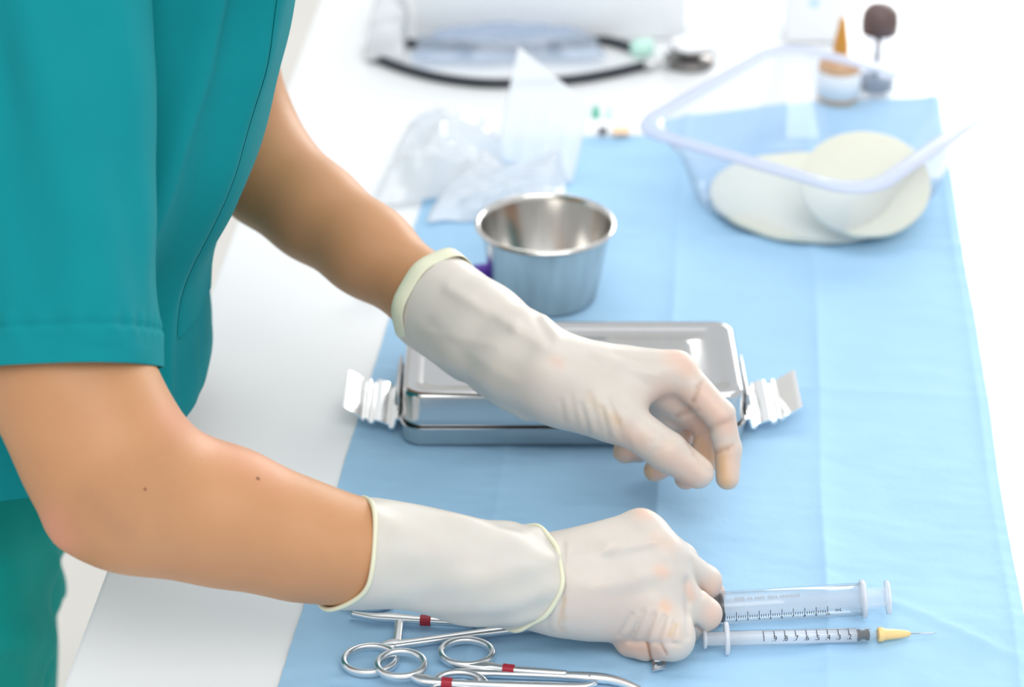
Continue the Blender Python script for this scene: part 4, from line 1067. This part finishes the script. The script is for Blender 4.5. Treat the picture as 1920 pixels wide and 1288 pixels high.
shank(A, [(1065, 1164), (1130, 1156), (1185, 1148)], [(.0026, .0024), (.0022, .0020), (.0009, .0010)], 'jaw')
band(A, (788, 1162.5), (808, 1163.5), .0024, .0024, ZI + .0004)
# hemostat with curved jaws and a high ring
Cc = empty('hemostat', at(930, 1262, DZ), 'steel hemostat with a raised finger ring, red band and dark curved jaws', 'hemostat', 'ring-handled instruments')
ring_part(Cc, (875, 1224), .0135, .0112, -.10, h=ZI + .0012)
shank(Cc, [(862, 1248), (905, 1249), (925, 1251), (957, 1256), (1010, 1260), (1062, 1264)], [(.0010, .0016), (.0028, .0019), (.0020, .0019), (.0018, .0019), (.0018, .0019), (.0014, .0018)], h=ZI + .0012)
band(Cc, (943, 1254), (964, 1256.5), .0023, .0024, ZI + .0012)
ring_part(Cc, (862, 1287), .0140, .0112, -.15, h=ZI - .0002)
shank(Cc, [(850, 1260), (900, 1261), (960, 1264), (1050, 1267), (1110, 1270), (1140, 1273)], [(.0014, .0017), (.0022, .0018), (.0020, .0019), (.0021, .0020), (.0026, .0021), (.0024, .0020)], h=ZI - .0002)
shank(Cc, [(896, 1262), (893, 1274), (892, 1288)], [(.0016, .0012), (.0013, .0012), (.0018, .0012)], 'ratchet', h=ZI - .0004)
shank(Cc, [(1105, 1269), (1140, 1273), (1170, 1281), (1200, 1294), (1222, 1310)], [(.0024, .0020), (.0023, .0019), (.0020, .0017), (.0015, .0013), (.0006, .0008)], 'jaw')
# scissors at the bottom edge
Bs = empty('scissors', at(830, 1282, DZ), 'steel scissors cut by the bottom edge, one finger ring crossing the hemostat ring', 'scissors', 'ring-handled instruments')
ring_part(Bs, (752, 1246), .0122, .0112, .0, h=ZI + .0042)
shank(Bs, [(770, 1268), (793, 1274), (820, 1279), (900, 1284), (1010, 1287), (1090, 1286), (1118, 1279)], [(.0012, .0016), (.0030, .0020), (.0020, .0019), (.0018, .0019), (.0024, .0018), (.0018, .0010), (.0004, .0006)], hs_=[ZI + .0042, ZI + .0036, ZI + .0034, ZI + .0026, ZI + .001, ZI + .001, ZI + .001])
band(Bs, (828, 1279.5), (848, 1281), .0023, .0024, ZI + .0034)
ring_part(Bs, (772, 1338), .0122, .0112, .0, h=ZI)
shank(Bs, [(795, 1316), (830, 1308), (900, 1299), (1000, 1291), (1090, 1286), (1120, 1283)], [(.0014, .0016), (.0022, .0018), (.0019, .0018), (.0022, .0016), (.0018, .0009), (.0004, .0006)], h=ZI - .0004)
part('pivot_screw', lathe([(-.001, .0022), (.0022, .0022), (.0027, .0016)], 16, at(1005, 1288, ZI)), 'satin', Bs)
# slotted steel tip under the little finger
bt = empty('blade_handle', at(1236, 1249, DZ), 'small slotted steel tip poking out under the gloved little finger', 'blade')
q = [at(1222, 1236, DZ + .0022), at(1250, 1234, DZ + .0022), at(1247, 1254, DZ + .0018), at(1224, 1259, DZ + .0018)]
m0 = sum(q) / 4
inn = [m0 + (p - m0) * np.array([.30, .34, 1]) + np.array([.0004, .0016, 0]) for p in q]
up_ = np.array([0, 0, .0006]); vv_ = q + inn + [p + up_ for p in q] + [p + up_ for p in inn]
ff = []
for k in range(4):
    k2 = (k + 1) % 4
    ff += [(8 + k, 12 + k, 12 + k2, 8 + k2), (k, k2, 4 + k2, 4 + k), (k, 8 + k, 8 + k2, k2), (4 + k, 4 + k2, 12 + k2, 12 + k)]
part('slotted_plate', (vv_, ff), 'satin', bt, smooth=False)
part('handle', tube([at(1236, 1240, DZ + .004), at(1228, 1190, DZ + .014)], (.0028, .0012), 10, power=4), 'satin', bt)

# ================================================================== CLEAR TUB
tc_ = np.array([.2235, 1.616]); TS = 1.075; tr_ = math.atan2(.151, .113)
TH = 0.066
tub = empty('plastic_tub', (tc_[0], tc_[1], T + DZ), 'large clear plastic tub with a wide rim and cream pads inside', 'tub')
def tr_ring(hx, hy, r, zz, n=12):
    q = rrect(hx * TS, hy * TS, r * TS, n); c_, s_ = math.cos(tr_), math.sin(tr_)
    return np.stack([tc_[0] + q[:, 0] * c_ - q[:, 1] * s_, tc_[1] + q[:, 0] * s_ + q[:, 1] * c_, np.full(len(q), T + DZ + zz)], 1)
wall_ = [(.068, .063, .050, 0.0), (.0735, .0685, .052, .0010), (.0775, .0720, .050, .006), (.0835, .0765, .036, .044), (.0865, .079, .028, .050), (.0885, .081, .026, TH - .002)]
inn_ = [(a - .0011, b - .0011, r - .001, z_ + .0008) for a, b, r, z_ in wall_]
autosmooth(part('body', loft([tr_ring(*q) for q in wall_] + [tr_ring(*q) for q in inn_[::-1]], False, False), 'clear', tub), 60)
part('floor_panel', loft([tr_ring(.068, .063, .050, 0.0002), tr_ring(.0675, .0625, .050, .0010)]), 'clear', tub)
rim_ = [(.0883, .0808, .026, TH - .0024), (.0900, .0825, .027, TH - .0004), (.0915, .0840, .028, TH), (.0975, .0900, .030, TH + .0002), (.1000, .0925, .031, TH - .0006), (.1010, .0935, .031, TH - .0030),
        (.1002, .0927, .031, TH - .0030), (.0992, .0917, .031, TH - .0014), (.0970, .0895, .030, TH - .0009), (.0915, .0840, .028, TH - .0011), (.0893, .0818, .026, TH - .0030)]
rm = part('rim', loft([tr_ring(*q) for q in rim_], False, False), 'clearrim', tub)
c_, s_ = math.cos(tr_), math.sin(tr_)
def tl(x, y, zz):
    x, y = x * TS, y * TS
    return np.array([tc_[0] + x * c_ - y * s_, tc_[1] + x * s_ + y * c_, T + DZ + zz])
tabp = [tl(.083, -.096, TH - .001), tl(.100, -.098, TH - .001), tl(.107, -.090, TH - .001), tl(.104, -.074, TH - .001), tl(.096, -.080, TH - .001)]
tabv = tabp + [p + np.array([0, 0, .0012]) for p in tabp]
part('lift_tab', (tabv, [(4, 3, 2, 1, 0), (5, 6, 7, 8, 9)] + [(k, (k + 1) % 5, 5 + (k + 1) % 5, 5 + k) for k in range(5)]), 'clearrim', rm, smooth=False)
# two round cream pads resting in it
def pad(name, c, r, tiltx, tilty, label, sy=1.0):
    Rm = np.array(Matrix.Rotation(tilty, 3, 'Y') @ Matrix.Rotation(tiltx, 3, 'X'))
    prof = [(-.0030, r * .5), (-.0030, r * .94), (-.0015, r), (.0015, r), (.0030, r * .94), (.0034, r * .5), (.0035, r * .05)]
    v_, f_ = lathe(prof, 56)
    v_ = np.array(v_); v_[:, 1] *= sy
    v_[:, 2] += .0006 * vnoise(v_[:, :2], 60, 3)
    o = mesh_obj(name, v_ @ Rm.T, f_, 'cream'); o.location = V(c)
    tag(o, label, 'pad', 'cream pads in the clear tub'); autosmooth(o, 50)
    return o
pad('cotton_pad', (.2190, 1.6010, T + DZ + .0058), .0745, math.radians(1.0), 0, 'larger round cream pad lying flat on the floor of the clear tub', .98)
pad('cotton_pad', at(1622, 345, DZ + .0345), .0460, math.radians(29), math.radians(-3), 'round cream pad propped up in the right half of the clear tub')

# ================================================================== THINGS AT THE BACK
# stethoscope
st_ = empty('stethoscope', at(930, 156, 0), 'stethoscope with looped black tubing and steel chestpiece', 'stethoscope')
tp = [(1216, 120), (1150, 136), (1060, 150), (930, 156), (840, 148), (770, 132), (716, 113), (694, 100), (698, 86), (740, 80), (830, 84), (920, 87), (1010, 88), (1080, 80), (1130, 76), (1160, 82), (1186, 90)]
part('tubing', tube(smooth_pts([at(x, y, .0038) for x, y in tp], 6), .0040, 10), 'tube', st_)
part('stem', lathe([(0, .0030), (.002, .0044), (.010, .0044), (.012, .0030), (.022, .0030)], 16, at(1206, 121, .006), at(1300, 117, .008) - at(1206, 121, .006)), 'steel', st_)
cp0 = at(1292, 120, .0)
part('chestpiece', lathe([(.0006, .012), (.0010, .0205), (.0050, .0215), (.0065, .016), (.0080, .009), (.0120, .009), (.0135, .0150), (.0150, .0158), (.0158, .014)], 36, cp0), 'darkmetal', st_)
part('diaphragm', lathe([(.0156, .0142), (.0166, .0138), (.0170, .002)], 36, cp0), 'whiteplastic', st_, 'white diaphragm')
mc = at(1200, 92, .008)
part('mint_connector', tube([at(1184, 91, .007), at(1192, 90, .007), at(1218, 88, .008), at(1226, 88, .008)], [.0045, .0072, .0072, .005], 16), 'mint', st_, 'pale mint plastic connector')
# metal spoon-like white dish beside it
dsh = mesh_obj('plastic_dish', *lathe([(0, .010), (.0006, .014), (.006, .021), (.0068, .0222), (.0072, .0215), (.0062, .0200), (.0014, .0135), (.0010, .002)], 36), 'whiteplastic')
dsh.location = V(at(1308, 96, 0)); autosmooth(dsh, 50)
tag(dsh, 'shallow white plastic dish behind the stethoscope chestpiece', 'dish')
ct = empty('plastic_tube', at(1400, 50, 0), 'bent clear plastic tube lying behind the clear tub', 'tube')
part('tubing', tube(smooth_pts([at(x, y, .004) for x, y in ((1250, 62), (1310, 48), (1380, 44), (1440, 46), (1482, 48))], 6), .0030, 10), 'plunger', ct)
part('end_cap', lathe([(-.004, .003), (-.003, .005), (.003, .005), (.004, .003)], 14, at(1484, 48, .005), (1, 0, 0)), 'whiteplastic', ct)

def crumple(name, corners, nu, nv, amp, mat, label, cat, seed, group=None, h0=.001, dome=0.02, sc=1.0, thick=.0006):
    """crumpled sheet over a quad given as pixel corners on the table (near left, near right, far right, far left)"""
    C_ = [np.array(at(x, y, 0)) for x, y in corners]
    u, v = np.meshgrid(np.linspace(0, 1, nu), np.linspace(0, 1, nv)); u, v = u.ravel(), v.ravel()
    P = (np.outer((1 - u) * (1 - v), C_[0]) + np.outer(u * (1 - v), C_[1]) + np.outer(u * v, C_[2]) + np.outer((1 - u) * v, C_[3]))
    q = P[:, :2]
    n1 = 1 - np.abs(vnoise(q, 28 * sc, seed)) * 2; n2 = 1 - np.abs(vnoise(q @ np.array([[.8, .6], [-.6, .8]]), 60 * sc, seed + 1)) * 2
    hgt = amp * np.clip(0.5 + .5 * n1, 0, 1) + amp * .45 * np.clip(.5 + .5 * n2, 0, 1)
    ed = np.minimum(np.minimum(u, 1 - u), np.minimum(v, 1 - v)) * 6
    hgt = hgt * np.clip(ed + .25, 0, 1) + dome * np.sin(math.pi * np.clip(u, 0, 1)) ** .7 * np.sin(math.pi * v) ** .7
    P[:, 2] = T + h0 + np.maximum(hgt, 0)
    P[:, :2] += .004 * np.stack([vnoise(q, 40, seed + 2), vnoise(q, 40, seed + 3)], 1)
    o = mesh_obj(name, P, grid_faces(nv, nu, False), mat, smooth=False)
    md = o.modifiers.new('thickness', 'SOLIDIFY'); md.thickness = thick; md.offset = 1
    rehome(o, (P[:, 0].mean(), P[:, 1].mean(), T))
    return tag(o, label, cat, group)
crumple('plastic_bag', [(776, 130), (1130, 122), (1110, 84), (780, 88)], 34, 16, .008, 'bluefilm', 'bluish clear plastic bag lying inside the loop of black tubing', 'bag', 11, dome=.010, h0=.006)
crumple('plastic_wrapper', [(690, 118), (760, 122), (765, 30), (700, 34)], 18, 18, .016, 'film', 'crumpled clear plastic at the left end of the black tubing', 'wrapper', 21, 'clear plastic wrappers', dome=.016)
crumple('plastic_wrapper', [(700, 400), (905, 380), (945, 285), (770, 250)], 34, 26, .020, 'film', 'crumpled clear plastic wrapper heaped beside the far forearm', 'wrapper', 31, 'clear plastic wrappers', dome=.020)
crumple('plastic_wrapper', [(800, 432), (1070, 400), (1062, 325), (860, 330)], 34, 22, .014, 'film', 'crumpled clear plastic wrapper lying just behind the steel cup', 'wrapper', 41, 'clear plastic wrappers', dome=.012)
# specks of print on the heaped wrapper
# blister pack standing on edge, leaning back
bl0 = at(925, 300, .002); bl1 = at(1072, 345, .002)
bl = empty('blister_pack', (bl0 + bl1) / 2 - np.array([0, 0, .002]), 'opened clear blister pack standing on edge behind the steel cup', 'packaging')
e_ = bl1 - bl0; Lb = np.linalg.norm(e_); e_ /= Lb
nb = np.array([-e_[1], e_[0], 0]); upb = np.array([0, 0, 1]) * .93 + nb * .36; upb /= np.linalg.norm(upb); fb = np.cross(e_, upb)
HtL = .088; HtR = .060
gv_, nu, nv = [], 40, 18
for j in range(nv):
    for i in range(nu):
        u = i / (nu - 1); v = j / (nv - 1); ht = HtL + (HtR - HtL) * u
        rib = .0035 * abs(math.sin(u * math.pi * 4)) ** .5 * (1 if v < .55 else max(0, 1 - (v - .55) * 6)) * (1 if .04 < u < .96 else 0)
        gv_.append(bl0 + e_ * (u * Lb) + upb * (v * ht) + fb * rib)
sh = part('sheet', (gv_, grid_faces(nv, nu, False)), 'film', bl)
md = sh.modifiers.new('thickness', 'SOLIDIFY'); md.thickness = .0008
# sealed syringe packet
pk0 = at(850, 246, .001)
pk = empty('syringe_packet', at(1030, 240, 0), 'long white sealed packet with green dots lying at the back edge of the drape', 'packet')
A_, B_, C2, D2 = at(852, 262, .001), at(1212, 256, .001), at(1216, 214, .001), at(858, 216, .001)
def slab(a, b, c, d, th, bulge=0.0, n=24, m=8):
    u, v = np.meshgrid(np.linspace(0, 1, n), np.linspace(0, 1, m)); u, v = u.ravel(), v.ravel()
    P = np.outer((1 - u) * (1 - v), a) + np.outer(u * (1 - v), b) + np.outer(u * v, c) + np.outer((1 - u) * v, d)
    top = P.copy(); top[:, 2] += th + bulge * np.sin(math.pi * u) ** .4 * np.sin(math.pi * v)
    k = n * m; F_ = grid_faces(m, n, False) ; F_ = [tuple(i + k for i in f) for f in F_] + [f[::-1] for f in F_]
    for i in range(n - 1): F_ += [(i, i + 1, k + i + 1, k + i), (k + (m - 1) * n + i, k + (m - 1) * n + i + 1, (m - 1) * n + i + 1, (m - 1) * n + i)]
    for j in range(m - 1): F_ += [(j * n, k + j * n, k + (j + 1) * n, (j + 1) * n), (j * n + n - 1, (j + 1) * n + n - 1, k + (j + 1) * n + n - 1, k + j * n + n - 1)]
    return np.concatenate([P, top]).tolist(), F_
part('envelope', slab(A_, B_, C2, D2, .0015, .006), 'paper', pk)
part('blue_end', slab(at(846, 258, .0012), at(868, 257, .0012), at(870, 214, .0012), at(850, 216, .0012), .0025, 0), 'bluepaper', pk, 'pale blue end', smooth=False)
for x, y, mt in ((1117, 224, 'green'), (1143, 224, 'mint')):
    part('printed_dot', slab(at(x - 6, y + 2, .0062), at(x + 6, y + 2, .0062), at(x + 6, y - 16, .0062), at(x - 6, y - 16, .0062), .0042, 0, 4, 3), mt, pk, smooth=False)
part('printed_mark', slab(at(1122, 250, .006), at(1138, 250, .006), at(1138, 242, .006), at(1122, 242, .006), .0012, 0, 4, 3), 'ink', pk, smooth=False)
part('printed_patch', slab(at(1150, 252, .006), at(1180, 252, .006), at(1180, 240, .006), at(1150, 240, .006), .0012, 0, 4, 3), 'peach', pk, smooth=False)
# flat white carton at the back
q0, q1 = at(782, 78, 0), at(1285, 72, 0)
bxm = (q0 + q1) / 2; wd_ = float(np.linalg.norm(q1 - q0))
cart = empty('carton', (bxm[0], bxm[1] + .09, T), 'wide white carton behind the looped black tubing', 'carton')
autosmooth(part('body', box((bxm[0], bxm[1] + .09, T + .0325), (wd_, .18, .064), 0, .002), 'paper', cart), 40)
part('lid_flap', box((bxm[0], bxm[1] + .09, T + .0655), (wd_ + .002, .182, .0016), 0, .0006), 'paper', cart, smooth=False)
# white upright box with a blue mark
wb = at(1530, 84, 0)
wbx = empty('medicine_box', wb + np.array([0, .02, 0]), 'upright white medicine box with a small blue mark behind the clear tub', 'box')
autosmooth(part('body', box(wb + np.array([0, .02, .042]), (.050, .034, .082), 0, .001), 'paper', wbx), 40)
part('blue_mark', lathe([(0, .0042), (.0004, .0040)], 16, atY(1527, 6, wb[1] + .003 - .0002), (0, -1, 0)), 'bluepaper', wbx, smooth=False)
# amber ampoule with a white label
ab = at(1570, 186, .001)
am = empty('ampoule', ab, 'amber glass ampoule with a white label standing behind the clear tub', 'ampoule')
part('glass', lathe([(0, .012), (.001, .0160), (.003, .0170), (.030, .0170), (.034, .015), (.0385, .0075), (.041, .0058), (.044, .0066), (.048, .0060), (.060, .0038), (.068, .0026), (.070, .001)], 36, ab), 'amber', am, 'amber glass')
part('label', lathe([(.0055, .01725), (.0055, .0175), (.026, .0175), (.026, .01725)], 36, ab), 'paper', am, 'white wrap-round label')
# dropper bottle
db = at(1640, 172, .001)
dr = empty('dropper_bottle', db, 'small clear dropper bottle with a brown bulb and dark liquid', 'bottle')
part('glass', lathe([(0, .012), (.0012, .0155), (.004, .0162), (.038, .0162), (.044, .013), (.047, .0095), (.050, .0095), (.050, .0085), (.047, .0083), (.043, .011), (.037, .0150), (.004, .0150), (.002, .011)], 36, db), 'clear', dr)
part('liquid', lathe([(.0026, .010), (.0042, .0146), (.012, .0146), (.0124, .014)], 32, db), 'darkliquid', dr, 'dark blue liquid')
part('bulb', lathe([(.0505, .010), (.051, .0145), (.060, .0150), (.068, .0140), (.073, .010), (.075, .003)], 28, db), 'brown', dr, 'dark brown rubber bulb')
part('pipette', lathe([(.012, .0012), (.013, .0022), (.050, .0026)], 12, db), 'brown', dr)
